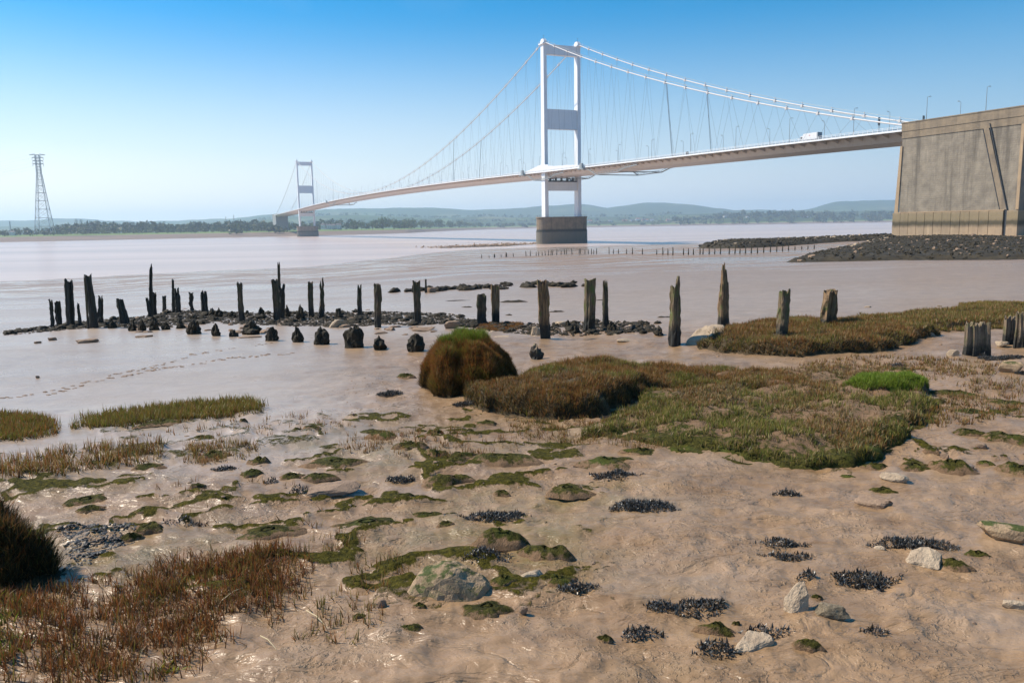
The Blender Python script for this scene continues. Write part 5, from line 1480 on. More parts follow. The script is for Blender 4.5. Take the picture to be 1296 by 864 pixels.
patch('marsh_grass', 'sparse red shoots between the humps below the big dome', [(420, 572), (520, 590), (640, 585), (660, 566), (640, 550), (540, 545), (440, 552)], 330, .10, .010, [BRN, RED, TAN], 95, .7)
patch('marsh_grass', 'thin fringe of brown shoots on mud in front of the long turf bank', [(630, 530), (640, 552), (740, 565), (830, 572), (870, 560), (830, 535), (780, 525), (700, 533)], 900, .085, .009, [BRN, TAN, RED, OLV], 96, .6)
patch('marsh_grass', 'sparse shoots on the mud at the right below the bright clump', [(1140, 560), (1200, 545), (1300, 530), (1310, 480), (1230, 480), (1180, 500), (1150, 520)], 420, .12, .011, [BRN, OLV, TAN, RED], 97, .62)
patch('marsh_grass', 'sparse reddish shoots between turf mound and bright clump', [(1010, 480), (1060, 488), (1250, 480), (1280, 462), (1180, 452), (1080, 450), (1010, 460)], 520, .10, .012, [BRN, RED, TAN, OLV], 98, .5)
patch('marsh_grass', 'small brown grass tuft row on the flat near the right edge', [(1212, 385), (1212, 389), (1300, 389), (1300, 384), (1250, 382)], 900, .12, .018, [BRN, OLV], 99, .1)
patch('marsh_grass', 'dense reddish marsh shoots filling the lower left corner', [(-40, 905), (60, 905), (215, 870), (330, 815), (402, 745), (398, 700), (362, 684), (300, 690), (215, 700), (120, 728), (20, 745), (-40, 740)], 3100, .12, .0080, [RED, RED, (.34, .10, .025), (0.17, .055, .018), (0.22, .07, .02), (.2, .075, .02), OLV, BRN, DRK], 101, .56, .45, 3, .3)
patch('marsh_grass', 'scattered single red shoots on mud left of the large boulder', [(330, 815), (440, 830), (500, 790), (505, 735), (560, 715), (555, 690), (430, 670), (360, 680), (398, 700), (402, 745)], 330, .10, .0095, [RED, BRN, TAN, OLV], 102, .80, .4)
patch('marsh_grass', 'very sparse shoots around the green humps in the left mud', [(170, 640), (330, 700), (470, 660), (430, 600), (330, 600), (200, 610)], 60, .10, .010, [BRN, RED, TAN], 103, .9)
patch('marsh_grass', 'few red shoots on wet mud below the left grass strip', [(150, 560), (300, 560), (380, 560), (450, 545), (440, 520), (330, 530), (200, 545)], 140, .09, .010, [BRN, RED, TAN], 104, .7)
patch('marsh_grass', 'green leafy weeds at the lower left edge', [(-40, 860), (35, 850), (45, 800), (20, 760), (-40, 770)], 1500, .11, .012, [GRN, OLV, BRT, BRN], 105, .2, .5)
patch('marsh_grass', 'reddish turf behind the big dome at the post feet', [(600, 417), (640, 419), (665, 414), (660, 408), (610, 409)], 1600, .10, .014, [RED, BRN], 106, .05)
# little yellow green plant
yp = patch('yellow_flowered_weed', 'small yellow green leafy weed at the bottom left of the mud', [(190, 853), (205, 862), (232, 858), (240, 840), (225, 834), (200, 840)], 5200, .06, .020, [(0.32, .33, .03), (0.22, .26, .03), (.42, .36, .02)], 107, .1, .8, 2)
# J: tussock at the left edge, its shade put into dark blade colours
polyJ = polypx([(-60, 760), (0, 752), (40, 742), (82, 732), (96, 715), (90, 690, .25), (70, 668, .4), (40, 655, .5), (-10, 648, .5), (-60, 650, .5)])
fnJ = mound_fn(polyJ, .88, .6, 111, .45, 2.0, None, .25)
e = empty('grass_hummock', (0, 0, 0)); tag(e, 'dark shaded grass tussock cut by the left edge of the view', 'grass hummock')
soJ = link('soil', mound_me('soil', polyJ, fnJ, SOIL, .05), e)
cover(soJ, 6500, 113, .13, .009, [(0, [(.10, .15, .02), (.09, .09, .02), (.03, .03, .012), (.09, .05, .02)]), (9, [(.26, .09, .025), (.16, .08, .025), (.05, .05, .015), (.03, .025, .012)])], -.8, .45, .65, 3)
# dry straw stalks
for i, (a, b, c, d, lab) in enumerate([(388, 780, 415, 800, 'pale dry stalk lying at the right edge of the red shoots'), (330, 812, 350, 826, 'short pale curved stalk at the lower edge of the red shoots'), (280, 770, 312, 745, 'pale dry stalk leaning among the red shoots')]):
    p, _ = gpx(a, b); q, _ = gpx(c, d); m = MB(); mid = (p + q) / 2 + Vector((0, 0, .05)); m.tube(p + Vector((0, 0, .05)), mid, .004, .004, 5); m.tube(mid, q + Vector((0, 0, .005)), .004, .002, 5)
    tag(m.build('dry_stalk', STRAW), lab, 'stalk')
# ------------------------------------------------------------------ seaweed
SWP = [(0.03, 0.033, 0.036), (0.018, 0.018, 0.018), (0.10, 0.105, 0.105), (0.06, 0.064, 0.066), (0.08, 0.05, 0.025), (0.13, 0.125, 0.11)]  # pale greys paint the sheen of wet fronds into the colour
WEEDS = [
 (768, 856, 618, 654, 'largest black bladderwrack patch, right of the oval green hump', 1.), (588, 672, 642, 663, 'wide black seaweed patch left of centre above the broad olive humps', 1.),
 (749, 806, 594, 609, 'black seaweed patch just under the green hump with bare top', 1.), (977, 1016, 611, 628, 'small black seaweed tuft on open mud right of centre', .9),
 (588, 652, 695, 714, 'broken brownish seaweed patch above the large boulder', .7), (704, 756, 733, 754, 'seaweed at the foot of the green topped lump', .9),
 (815, 866, 754, 780, 'ragged left half of the seaweed pair in the lower centre', .8), (842, 926, 761, 784, 'longer right half of the seaweed pair in the lower centre', .9),
 (782, 834, 788, 815, 'spiky brown black seaweed tuft in the lowest centre mud', .8), (880, 936, 800, 836, 'blue black seaweed under the green lump beside the pale wedge stone', 1.),
 (936, 998, 789, 818, 'scattered seaweed trailing right behind the pale wedge stone', .6), (962, 1024, 683, 701, 'upper strip of broken seaweed above the pale pointed stone', .8),
 (968, 1026, 702, 717, 'lower strip of broken seaweed above the pale pointed stone', .7), (1052, 1132, 720, 746, 'dark seaweed patch in front of the square slab', 1.),
 (1104, 1204, 678, 702, 'seaweed patch behind the square pale slab', .9), (1008, 1034, 727, 741, 'tiny seaweed tuft at the tip of the pale pointed stone', .9),
 (1086, 1124, 793, 811, 'small brown seaweed scraps at the lower right', .5), (486, 526, 598, 610, 'small black seaweed patch left of the tall green hump', 1.),
 (363, 392, 612, 627, 'seaweed scrap left of the long slab', .8), (268, 301, 589, 598, 'thin seaweed strip under the reddish shoots patch', .9),
 (474, 512, 489, 503, 'small black seaweed heap on wet mud left of the big dome', .9), (570, 606, 507, 516, 'grey seaweed at the foot of the big dome', .9),
 (1240, 1296, 441, 456, 'black seaweed heap by the right edge below the stumps', 1.), (1286, 1310, 462, 474, 'black seaweed at the right edge beside the green tinged stone', 1.),
 (1122, 1148, 456, 463, 'small black seaweed heap beyond the bright green clump', .9), (1040, 1072, 470, 480, 'small dark seaweed heap in the turf left of the bright clump', .8),
 (1195, 1235, 586, 596, 'thin dark seaweed on the turf edge humps at right', .6), (205, 262, 655, 664, 'thin dark weed line in the left mud', .35),
 (335, 352, 600, 612, 'little dark seaweed scrap under the reddish patch', .6), (1238, 1250, 446, 452, 'black pebble like weed beside the split stump', .8),
]
for i, (a, b, r0, r1, lab, dn) in enumerate(WEEDS):
    c, W, D, H, fa = px_size(a, b, r0, r1, 0.55)
    D = max(D, W * .3); H = min(max(H, .03), .09)
    n = int(min(3200, max(110, W * D * 6500 * dn)))
    th = RNG.uniform(0, 2 * math.pi, n); rr = np.sqrt(RNG.uniform(0, 1, n)) * (1 + .65 * fbm(np.cos(th) * 1.7 + i * 5, np.sin(th) * 1.7, 3, i + 3))
    x = np.cos(th) * rr * W / 2; y = np.sin(th) * rr * D / 2
    keep = fbm(x * 9 + i, y * 9, 2, i) > -.9 * dn + .1 if dn < .95 else np.ones(n, bool)
    x, y, rr = x[keep], y[keep], rr[keep]
    wx = c.x + x; wy = c.y + y
    z = ground(wx, wy) - c.z + np.clip(1 - rr, 0, 1) ** .7 * H * RNG.uniform(.2, 1, len(x))
    me = blades('seaweed', np.stack([x, y, z], 1), .040, .013, RNG, SWP, 1.25, 3, WEED, 1.0, base=(0.03, .025, .018))
    o = link('seaweed', me, None, (c.x, c.y, c.z)); tag(o, lab, 'seaweed')
# pebbly black patch beside the dark tussock
polyP = polypx([(72, 668), (110, 663), (150, 664), (178, 670), (170, 684), (140, 694), (120, 712), (100, 716), (85, 700)])
def pebble_stuff(name, label, cat, poly, dens, r, mat, seed, zf=None, sub=1, flat=.6, patchv=0., edge=0.):
    P = turf(poly, dens, RNG, seed, patchv, zf, edge)
    V0, F0 = ICO[sub]; n = len(P)
    nv = len(V0)
    sc = RNG.lognormal(0, .4, n)[:, None, None] * r
    ang = RNG.uniform(0, 6.28, n); ca, sa = np.cos(ang)[:, None], np.sin(ang)[:, None]
    v = V0[None] * (1 + RNG.normal(0, .16, (n, nv, 1))) * np.stack([RNG.uniform(.7, 1.5, n), RNG.uniform(.7, 1.2, n), RNG.uniform(.4, .9, n) * flat * 1.5], 1)[:, None, :] * sc
    X = v[..., 0] * ca - v[..., 1] * sa; Y = v[..., 0] * sa + v[..., 1] * ca
    VV = np.stack([X, Y, v[..., 2]], -1) + P[:, None, :]
    Fc = (F0[None] + (np.arange(n) * nv)[:, None, None]).reshape(-1, 3)
    o = link(name, mesh_np(name, VV.reshape(-1, 3), Fc, False, None, mat)); tag(o, label, cat, kind='stuff'); return o
pebble_stuff('black_pebbles', 'patch of shiny black weedy pebbles right of the dark tussock', 'pebbles', polyP, 3600, .012, simple('black_pebble', (0.022, .021, .020), (0.05, .05, .05), rough=.55, scale=40, spec=.3), 121, None, 1)
# small clods, chips and shell bits on the mud
polyM = polypx([(150, 640), (330, 700), (600, 700), (620, 600), (450, 520), (250, 530), (180, 600)])
pebble_stuff('mud_clods', 'small clods and chips strewn over the left mud', 'clods', polyM, 55, .009, STONE_MUD, 122, None, 1, .6, .7)
polyM2 = polypx([(640, 600), (700, 860), (1290, 860), (1290, 620), (1000, 600)])
pebble_stuff('mud_clods', 'small clods strewn over the right foreground mud', 'clods', polyM2, 26, .008, STONE_MUD, 123, None, 1, .6, .8)
polyM3 = polypx([(480, 470), (520, 512), (560, 520), (850, 600), (700, 600), (420, 540), (400, 500)])
pebble_stuff('mud_clods', 'dark chips on the mud around the foot of the big dome', 'clods', polyM3, 50, .012, STONE_MUD, 124, None, 1, .6, .6)
polyM4 = polypx([(880, 450), (1290, 500), (1290, 440), (1190, 425), (1060, 455)])
pebble_stuff('mud_clods', 'chips of stone on the mud between the right stumps and turf', 'clods', polyM4, 22, .016, STONE_MUD, 125, None, 1, .6, .5)
# footprints trail: little thrown-up rims
tr = []
for (pts) in ([(0, 505), (60, 496), (110, 484), (160, 470), (205, 462), (250, 447), (300, 440), (350, 434)], [(160, 470), (240, 462), (300, 452), (380, 447)], [(60, 500), (140, 478), (210, 466)]):
    for (a, b) in zip(pts, pts[1:]):
        n = int(math.hypot(b[0] - a[0], b[1] - a[1]) / 3.2)
        for k in range(n):
            if RNG.random() < .45: continue
            u = k / n; p, _ = gpx(a[0] + (b[0] - a[0]) * u + RNG.uniform(-1.5, 1.5), a[1] + (b[1] - a[1]) * u + RNG.uniform(-1.2, 1.2)); tr.append(p)
V0, F0 = ICO[1]; VV = []; FF = []
for i, p in enumerate(tr):
    s = np.array([RNG.uniform(.035, .08), RNG.uniform(.02, .05), RNG.uniform(.010, .022)]); VV.append(V0 * (1 + RNG.normal(0, .2, (len(V0), 1))) * s + np.array(p)); FF.append(F0 + i * len(V0))
tag(link('footprints', mesh_np('footprints', np.concatenate(VV), np.concatenate(FF), False, None, STONE_MUD)), 'line of small dark tracks crossing the smooth wet mud at left', 'tracks', kind='stuff')

# ================================================================== old timber posts
def post_me(Ht, wb, wt, seed, lean=(0, 0), ragged=.25, na=22, nr=18, square=.6, groove=.22, knobs=0.0):
    rng = np.random.default_rng(seed)
    th = np.linspace(0, 2 * math.pi, na, endpoint=False)
    sq = 1 / np.maximum(np.abs(np.cos(th)), np.abs(np.sin(th))); base = 1 + (sq - 1) * square
    gr = fbm(np.cos(th) * 2.6 + seed, np.sin(th) * 2.6 + seed * 2, 3, seed)
    cut = np.where(rng.random(na) < .16, rng.uniform(.25, .45, na), 0)
    topn = 1 - ragged * np.clip(.5 + fbm(np.cos(th) * 1.5 + seed * 3, np.sin(th) * 1.5, 2, seed + 1) * 1.3 + rng.uniform(-.2, .2, na), 0, 1.2)
    V = []
    for i in range(nr + 1):
        s = i / nr
        zz = -0.12 * Ht + (Ht * topn * 1.0 + .12 * Ht) * s
        f = np.clip(zz / Ht, 0, 1)
        w = (wb + (wt - wb) * f) / 2
        n = fbm(np.cos(th) * 1.7 + seed * 5 + 0 * th, zz / max(wb, .05) * .55 + np.sin(th), 3, seed + 7)
        r = w * base * (1 + groove * gr * 1.6 + .16 * n - cut * (.4 + .6 * s))
        if knobs: r = r * (1 + knobs * np.clip(fbm(np.cos(th) * 2 + seed, zz / wb * 1.6 + np.sin(th) * 2, 2, seed + 9), -.3, 1) * 1.5)
        if i == 0: r = r * 1.05
        cx = lean[0] * f * Ht + .05 * wb * math.sin(s * 5 + seed); cy = lean[1] * f * Ht
        V.append(np.stack([cx + np.cos(th) * r, cy + np.sin(th) * r, zz], 1))
    V = np.concatenate(V)
    # ragged end: inner ring lower
    last = V[-na:].copy(); c = last.mean(0); inner = c + (last - c) * .45; inner[:, 2] = last[:, 2] - .06 * Ht * rng.uniform(.3, 1.4, na)
    V = np.concatenate([V, inner, [[c[0], c[1], inner[:, 2].mean() - .03 * Ht]]])
    faces = [tuple(x) for x in grid_faces(nr + 2, na, True).tolist()]
    k = (nr + 1) * na
    faces += [(k + j, k + (j + 1) % na, len(V) - 1) for j in range(na)]
    me = bpy.data.meshes.new('timber_post'); me.from_pydata(V.tolist(), [], faces); me.update()
    return me

def post(px_t, row_t, px_b, row_b, wpx, mat, label, wt=None, seed=0, ragged=.15, square=.6, knobs=0.0, groove=.2, name='timber_post', cat='post', group='old timber posts on the mud', deep=0.0):
    p, t = gpx(px_b, row_b)
    th = math.atan2(ZC - p.z, math.hypot(p.x, p.y))
    H = (row_b - row_t) * t / F / math.cos(th) * 1.0
    # correct for the natural lean of verticals in the picture
    q = CAMM.transposed() @ Vector((p.x, p.y, p.z + H - ZC)); pxv = 648 + F * q.x / -q.z
    dxm = (px_t - pxv) * t / F
    W = wpx * .92 * t / F
    me = post_me(H / (1 - ragged * .35), W, (wt or wpx * .85) * t / F, seed + 5, (dxm / H, 0), ragged, knobs=knobs, square=square, groove=groove)
    me.materials.append(mat)
    o = link(name, me, None, (p.x, p.y, p.z), 0); tag(o, label, cat, group); return o
B_, D_, W_, G_ = WOOD_BLACK, WOOD_DARK, WOOD_BROWN, WOOD_GREEN
POSTS = [
 (63.8, 379.4, 67, 415, 4.2, B_, 'leftmost thin knobbly black post', None, .1, .35), (73, 381.5, 75, 414, 6.5, B_, 'short round topped black post, second from the left', None, .05, .2),
 (86, 354, 90, 412, 9.5, B_, 'tall stout black post, third from the left', 8, .05, .12), (99, 384.5, 101.5, 412, 4.5, B_, 'thin short black post right of the tall stout one', 2.5, .15, .2),
 (107, 352, 112, 416, 2.6, D_, 'very thin pole leaning beside the tallest stout black post', 2, .1, .1), (111.5, 348, 119, 415, 10, B_, 'tallest stout black post leaning left, in the left group', 7.5, .05, .15),
 (127.6, 377, 127.5, 409, 7.5, B_, 'short black post with a notched head right of the stout pair', 5, .25, .3), (152, 377.4, 157, 410, 11, B_, 'short black post widening to its foot, standing alone at left', 6, .08, .25),
 (190.6, 336.5, 191.5, 403, 5, B_, 'tall slender black spike in the left group', 3, .08, .12), (186, 377, 190, 403.5, 4, B_, 'short branch like black post leaning left against the slender spike', 3, .1, .2),
 (195, 371, 196, 399, 6, B_, 'short black post hugging the right side of the slender spike', 5, .1, .2), (207.7, 375, 208, 395, 5, B_, 'small round topped black post right of the slender spike', 4.5, .05, .1),
 (218.6, 354, 220, 395.5, 4.2, B_, 'thin tall black post of the pair left of the gap', 2.6, .1, .2), (223.5, 367.5, 226, 396.5, 6.5, B_, 'ragged shorter black post joined to a thin tall one', 5, .25, .2),
 (241.5, 370.4, 243, 394.5, 4.6, B_, 'thin black post with a knob head', 5, .05, .45), (257.5, 370, 259.5, 397.5, 8, B_, 'short split topped black post at the right end of the left group', 7.5, .2, .1),
 (303, 357, 306.5, 406.5, 7, D_, 'dark post with a mossy cap standing alone left of the twin posts', 6, .06, .15), (347.5, 355.3, 351, 406, 8.5, D_, 'left thick post of the twin with the spike behind', 7.5, .08, .15),
 (352.5, 333.6, 355, 403, 4, D_, 'tall thin spike between the twin posts', 2.8, .05, .12), (356.5, 362.4, 357, 403, 7.5, B_, 'right dark post of the twin under the thin spike', 6, .2, .2),
 (393, 357.4, 393.8, 401.5, 6.5, D_, 'straight dark post right of the twin posts', 6, .05, .08), (406.8, 358, 407.8, 403, 8, D_, 'ragged pointed post with knobs beside the straight dark post', 3.5, .35, .4),
 (455, 364, 455, 400.6, 6.3, D_, 'narrow post with a slanted top left of the flat topped one', 4.8, .25, .1), (477, 360, 478.6, 414.5, 9.5, D_, 'flat topped thick dark post in the middle of the line', 8.8, .04, .15),
 (527.5, 358, 528.5, 410, 9.2, D_, 'thick worn post left of the big grass dome', 9, .10, .2), (522, 361, 522, 370, 1.6, D_, 'thin short spike just left of the thick worn post head', 1.2, .1, .1),
 (539, 354, 539, 370.5, 2.8, D_, 'small distant post standing in the far stone line', 2, .15, .3), (609.5, 373.8, 609.5, 411, 13, D_, 'short wide dark post right behind the dome', 11.5, .15, .2),
 (627, 360.6, 627, 410, 10.3, W_, 'brown hollow fluted post behind the dome', 9.8, .06, .1), (685.5, 358, 690.5, 428.5, 13, W_, 'split brown double shafted post left of the mossy thick one', 11.5, .12, .12),
 (747.5, 354, 744.8, 418.5, 14, G_, 'thick flat topped post streaked with bright green moss', 12.8, .03, .1), (765.8, 361, 767.5, 415, 9.8, D_, 'dark pointed post just right of the green streaked one', 5, .3, .15),
 (855, 356.3, 854, 437, 13.2, G_, 'tall rotted green and grey post left of the big pale boulder', 9.5, .18, .14), (917.2, 342, 917, 419.5, 15.5, W_, 'tallest ragged brown post with splintered top beside the pale boulder', 8.5, .28, .12),
 (994, 368, 987, 438, 12.5, G_, 'post leaning right out of the red brown turf mound', 13, .06, .1), (1050, 370, 1046, 424, 19, W_, 'broad double brown post in the turf mound', 18.5, .1, .15),
]
for i, (a, r0, b, r1, w, mt, lab, wt, rg, kn) in enumerate(POSTS):
    post(a, r0, b, r1, w, mt, lab + '' if len(lab.split()) < 12 else lab, wt, 200 + i * 3, rg + .02, .75 if mt in (W_, G_) else .45, kn, .26 if mt in (W_, G_) else .15)
# slab-like stumps at the right: each made of a few planks fused together
WOOD_GREY = make_wood('grey_brown_rotten_wood', (0.30, 0.215, 0.135), (0.12, 0.085, 0.055), (0.09, 0.10, 0.03), 0.45, 0.25)
for (px0, px1, r0, r1, lab, n) in [(1221, 1250, 402, 449, 'broad rotten stump of four split timbers at the right', 4), (1270, 1283, 400, 436, 'pale rotten stump near the right edge, left of two', 2), (1284, 1306, 396, 439, 'mossy rotten stump cut by the right edge', 3)]:
    p, t = gpx((px0 + px1) / 2, r1); e = empty('timber_stump', p); tag(e, lab, 'stump', 'rotten timber stumps at the right')
    W = (px1 - px0) * t / F; H = (r1 - r0) * t / F
    for k in range(n):
        me = post_me(H * random.uniform(.9, 1.08), W / n * 1.25, W / n * 1.05, 700 + k + int(px0), (random.uniform(-.04, .04), 0), .14, groove=.3, square=.5)
        me.materials.append(WOOD_GREY); o = link('timber', me, e); o.location = ((k + .5) / n * W - W / 2, random.uniform(-.05, .05), 0)
# weedy cone stumps
STUMPS = [(142, 404.4, 415, 9), (168, 406, 418.5, 9.5), (180, 403, 418.5, 8.5), (196, 402.7, 417.6, 10), (210, 408, 417, 9), (228.5, 405, 415.5, 9.5), (246, 405, 422.7, 15), (273.4, 410, 425, 10.5), (295.5, 417, 425.8, 9.5), (319, 407, 422.7, 18), (344, 413.4, 431, 14), (376.7, 413, 432.6, 11), (408, 415, 435.5, 16), (448, 413, 439.8, 21), (481, 425.6, 442, 15), (527, 424, 446, 17),
 (269, 390, 400.5, 9.5), (277, 391, 401.5, 9), (294, 394, 402, 9), (313, 393, 400, 6), (331, 389, 399.5, 7), (364, 387, 401, 7), (380.6, 386.6, 404, 9.5), (429, 389.6, 403.5, 9), (719, 406, 415, 7), (727, 411, 422, 12), (774, 406, 419, 10), (834, 415, 423.5, 11), (678.5, 435.6, 455, 14)]
for i, (px, r0, r1, w) in enumerate(sorted(STUMPS)):
    lab = ordn(i) + ' weed covered cone stump from the left below the posts'
    if px == 448: lab = 'tallest rounded black stump standing in a brown puddle'
    if px == 678.5: lab = 'pointed grey brown stump just behind the long turf bank'
    if px == 319: lab = 'widest blunt weedy stump beside a flat slab'
    if px == 527: lab = 'leaning black weedy stump left of the big dome'
    p, t = gpx(px, r1); W = w * t / F * .52; H = (r1 - r0) * t / F * 1.02
    V, Fc = ICO[3]; h_ = np.clip((V[:, 2] + .5) / 1.5, 0, 1); tp = .62 if w < 15 else .35
    rr = (1 - tp * h_ ** 1.2) * 1.12; n_ = nz3(V, 1.5, 31 + i * 2.7) * .55 + nz3(V, 5.0, 11 + i * 1.9) * .34
    VV = np.stack([V[:, 0] * rr * (1 + n_) * W + .12 * W * math.sin(i * 2.2) * h_, V[:, 1] * rr * (1 + n_) * W, (V[:, 2] + .5) / 1.5 * H * (1 + .5 * n_)], 1)
    o = link('weedy_stump', mesh_np('weedy_stump', VV, Fc, False, None, WEEDSTONE if px != 678.5 else WOOD_GREY), None, (p.x, p.y, p.z))
    tag(o, lab, 'stump', 'weed covered stumps below the posts')

# ------------------------------------------------------------------ black rubble along the post line
LUMPS = [lump_me('weedy_stone', (1, .8, .55), 900 + k, WEEDSTONE, .36, 3) for k in range(9)]
LUMPSB = [rock_me('grey_stone', (1, .8, .4), 950 + k, STONE_MUD, 8, .05, 2) for k in range(5)]
def rubble(pts, n, s0, s1, label, group, spread=3.0, meshes=LUMPS, name='weedy_stone'):
    cum = 0
    for i in range(n):
        k = RNG.integers(0, len(pts) - 1); u = RNG.random()
        a, b = pts[k], pts[k + 1]
        px = a[0] + (b[0] - a[0]) * u; row = a[1] + (b[1] - a[1]) * u + RNG.uniform(-1, 1) * (a[2] if len(a) > 2 else spread)
        p, t = gpx(px, row); s = RNG.uniform(s0, s1) * t / F / 2
        o = link(name, meshes[int(RNG.integers(0, len(meshes)))], None, (p.x, p.y, p.z + s * .12), RNG.uniform(0, 6.28))
        o.scale = (s * RNG.uniform(.8, 1.4), s, s * RNG.uniform(.6, 1.2)); tag(o, label, 'stone', group)
L1 = [(5, 423, 1.5), (40, 419, 3), (90, 413, 4), (130, 410, 5), (180, 408, 7), (230, 402, 9), (270, 402, 7), (330, 404, 8), (380, 404, 9), (430, 405, 9), (480, 403, 9), (530, 404, 8), (575, 404, 6), (600, 412, 5)]
rubble(L1, 150, 6, 14, 'black weed covered stone in the rubble under the left and middle posts', 'weedy rubble under the posts')
L2 = [(600, 412, 4), (650, 415, 7), (690, 417, 7), (740, 415, 9), (790, 415, 8), (835, 417, 5)]
rubble(L2, 60, 6, 14, 'black weed covered stone in the rubble from the dome to the tall green post', 'weedy rubble right of the dome')
rubble([(490, 370, .5), (540, 368, 1.2), (580, 366, 2), (620, 364, 3), (660, 362, 3.5), (700, 361, 3), (740, 361, 1.5)], 60, 9, 17, 'dark rounded boulder in the distant stone line behind the posts', 'distant stone line')
rubble([(140, 418, 4), (230, 416, 5), (300, 415, 6), (420, 416, 6), (520, 420, 6), (560, 418, 4)], 34, 7, 15, 'flat muddy brown stone scattered among the black rubble', 'brown stones among the rubble', 3, LUMPSB, 'brown_stone')
def band_poly(pts, ex=1.0):
    up = [(a, b - c * ex) for (a, b, c) in pts]; dn = [(a, b + c * ex) for (a, b, c) in pts][::-1]
    return polypx(up + dn)
pebble_stuff('weedy_rubble', 'bed of small black weedy stones under the left and middle posts', 'rubble', band_poly(L1), 48, .055, WEEDSTONE, 131, None, 1, .7, .42)
pebble_stuff('weedy_rubble', 'bed of small black weedy stones right of the dome', 'rubble', band_poly(L2), 70, .045, WEEDSTONE, 132, None, 1, .7, .42)
pebble_stuff('pale_chips', 'pale stone chips scattered through the black rubble', 'stone chips', band_poly(L1, 1.3), 1.8, .06, STONE_MUD, 133, None, 1, .4, .6)
pebble_stuff('pale_chips', 'pale stone chips right of the dome', 'stone chips', band_poly(L2, 1.3), 3, .045, STONE_PALE, 134, None, 1, .4, .6)
# weed streaks on the flat
for i, (a, b, r0, r1) in enumerate([(630, 668, 377, 383), (694, 715, 391, 395), (790, 826, 405, 410), (560, 600, 378, 381), (584, 600, 386, 389), (640, 650, 396, 399), (755, 775, 377.5, 380), (830, 850, 398, 402), (1042, 1060, 373, 375)]):
    c, W, D, H, fa = px_size(a, b, r0, r1, 0.5)
    o = link('weed_streak', hump_me(W, D, max(.03, H * .6), 300 + i), None, (c.x, c.y, c.z - .01), 0)
    o.data.materials[0] = WEEDSTONE; tag(o, ordn(i) + ' low dark weed streak on the flat behind the posts', 'weed streak', 'dark weed streaks behind the posts')

# ------------------------------------------------------------------ fish stakes
SX = [30, 60, 80, 83, 108, 127, 131, 157, 208, 225, 248, 258, 273, 285, 297, 307, 313, 330, 347, 363, 370, 392, 420, 425, 443, 457, 470, 478, 490, 540, 557, 577, 610, 633, 673, 730, 755, 775, 795, 837, 857, 877, 903, 915, 940, 962, 985, 1020, 1043, 1063, 1085, 1108, 1133, 1158, 1185, 1210, 1233, 1257, 1283, 1310, 1335, 1360]
for i, x in enumerate(SX):
    px = 600 + x / 3.16
    yb = np.interp(x, [0, 30, 250, 430, 540, 795, 1133, 1283, 1360], [116, 115, 107, 99, 98, 103, 97, 83, 78]); yt = np.interp(x, [0, 60, 157, 250, 540, 795, 1133, 1283, 1360], [88, 100, 90, 82, 72, 70, 62, 62, 62])
    hgt = (yb - yt) * RNG.uniform(.65, 1.05)
    p, t = gpx(px, 290 + yb / 3.16)
    H = hgt / 3.16 * t / F
    m = MB(); ln = RNG.uniform(-.12, .12) if 80 < x < 500 else RNG.uniform(-.03, .03)
    m.tube((0, 0, -.4), (ln * H * .5 + .02, 0, H * .5), .13, .11, 6); m.tube((ln * H * .5 + .02, 0, H * .5), (ln * H, 0, H), .11, .075, 6)
    o = m.build('fishing_stake', WOOD_DARK, None, None, p)
    tag(o, ordn(i) + (' stake from the left, a leaning one, in the stake row on the flats' if 80 < x < 500 else ' stake from the left in the row of thin stakes on the flats'), 'stake', 'row of thin stakes across the wet flats')

# ------------------------------------------------------------------ dark rock shelf, spit
def shelf(name, label, pts, H, w, res, seed, mat=SHELFROCK, n=0, s0=2, s1=5, edge=0):
    poly = polypx(pts); fn = mound_fn(poly, H, w, seed, .5)
    def f2(x, y): return fn(x, y) + np.where(inpoly(x, y, poly), .35 * H * np.abs(fbm(x * .35, y * .35, 4, seed + 4)), 0)
    xs = [p[0] for p in poly]; ys = [p[1] for p in poly]
    o = link(name, mound_me(name, poly, f2, mat, res), kind='structure')
    return poly, f2
P1, f1 = shelf('rock_shelf', '', [(998, 331.5), (1060, 331), (1150, 329), (1330, 328.5), (1330, 303), (1230, 299.5), (1125, 300), (1090, 309), (1040, 319)], .6, 6, .9, 141)
P2, f2 = shelf('rock_shelf', '', [(884, 314), (930, 314.5), (1000, 311), (1060, 306.5), (1135, 303), (1135, 293.5), (1080, 296), (1010, 299), (950, 303), (905, 308)], 1.0, 4, 1.2, 142)
P3, f3 = shelf('rock_spit', '', [(438, 314.5), (480, 317), (560, 315.5), (640, 312.5), (700, 309.5), (676, 307.5), (600, 309), (520, 309.5), (470, 312)], .7, 4, 1.5, 143)
def boulders(name, label, cat, poly, fn, dens, r, mat, seed, pv): return pebble_stuff(name, label, cat, poly, dens, r, mat, seed, fn, 1, .7, pv)
boulders('weedy_boulders', 'dark weedy boulders covering the shelf below the anchorage', 'boulders', P1, f1, 1.8, .12, SHELFROCK, 151, .45)
boulders('brown_boulders', 'brown muddy stones among the weed on the shelf below the anchorage', 'boulders', P1, f1, .05, .20, STONE_MUD, 157, .6)
boulders('weedy_boulders', 'dark boulders on the spit left of the anchorage foot', 'boulders', P2, f2, .9, .24, SHELFROCK, 152, .3)
boulders('spit_stones', 'brown stones of the low spit in front of the near tower pier', 'boulders', P3, f3, .3, .5, STONE_MUD, 153, .5)
boulders('pale_boulders', 'pale stones lying on the dark shelf', 'boulders', polypx([(1045, 318), (1080, 309), (1125, 302), (1128, 305), (1090, 314), (1060, 322)]), lambda x, y: np.maximum(f1(x, y), f2(x, y)) + .15, .07, .22, STONE_PALE, 154, .5)
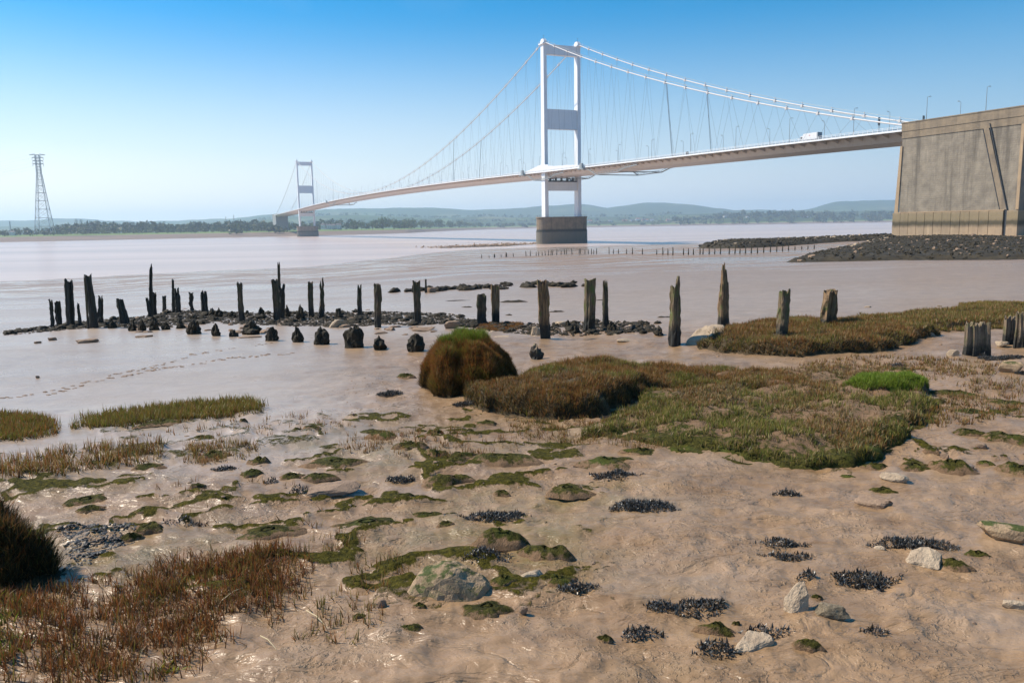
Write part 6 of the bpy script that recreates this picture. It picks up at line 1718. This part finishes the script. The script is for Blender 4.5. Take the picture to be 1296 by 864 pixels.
boulders('pale_boulders', 'pale stones on the tip of the rock spit', 'boulders', P2, lambda x, y: f2(x, y) + .1, .01, .4, STONE_PALE, 155, .5)
boulders('weedy_boulders', 'weedy boulders piled at the foot of the near tower pier', 'boulders', polypx([(676, 309.8), (700, 310.3), (730, 309.2), (730, 307.4), (700, 307.6), (676, 308)]), None, .6, .6, STONE_MUD, 156, .3)

# sharper labels for the rubble: name the nearest old post or stump
marks = [(o.location.x, o.location.y, o['label']) for o in bpy.data.objects if o.get('category') in ('post', 'stump') and len(o['label'].split()) <= 7]
for o in list(bpy.data.objects):
    g = o.get('group')
    if g in ('weedy rubble under the posts', 'weedy rubble right of the dome', 'distant stone line', 'brown stones among the rubble'):
        mx, my, ml = min(marks, key=lambda q: (q[0] - o.location.x) ** 2 + .35 * (q[1] - o.location.y) ** 2)
        sz = 'large' if max(o.scale) > .27 else 'small'
        kd = {'distant stone line': 'dark boulder far', 'brown stones among the rubble': 'brown stone'}.get(g, 'black weedy stone')
        dx, dy = o.location.x - mx, o.location.y - my
        sd = ('behind' if dy > 0 else 'in front of') if abs(dy) > 1.6 * abs(dx) or g == 'distant stone line' else ('left of' if dx < 0 else 'right of')
        if g == 'distant stone line': continue
        o['label'] = sz + ' ' + kd + ' ' + sd + ' the ' + ml
from collections import defaultdict
same = defaultdict(list)
for o in bpy.data.objects:
    if o.get('group') in ('weedy rubble under the posts', 'weedy rubble right of the dome', 'brown stones among the rubble'): same[o['label']].append(o)
for lab, os_ in same.items():
    if len(os_) > 1:
        for i, o in enumerate(sorted(os_, key=lambda o: o.location.x / o.location.y)): o['label'] = ordn(i) + ' ' + lab
far_line = sorted([o for o in bpy.data.objects if o.get('group') == 'distant stone line'], key=lambda o: o.location.x / o.location.y)
for i, o in enumerate(far_line): o['label'] = ordn(i) + ' dark boulder from the left in the distant stone line behind the posts'
# ================================================================== haze
hz = MB(); hz.box(-12600, 12600, -12600, 12600, -8.5, 300)
hm = bpy.data.materials.new('haze'); hm.use_nodes = True; hn = hm.node_tree; hn.nodes.clear()
ou = hn.nodes.new('ShaderNodeOutputMaterial'); pv = hn.nodes.new('ShaderNodeVolumePrincipled')
pv.inputs['Color'].default_value = (0.60, 0.80, 1.0, 1); pv.inputs['Density'].default_value = 0.000105; pv.inputs['Anisotropy'].default_value = 0.3
hn.links.new(pv.outputs[0], ou.inputs['Volume'])
ho = hz.build('haze', hm, None, 'stuff')
print('objects', len(bpy.data.objects), 'tris ~', sum(len(o.data.polygons) for o in bpy.data.objects if o.type == 'MESH'))
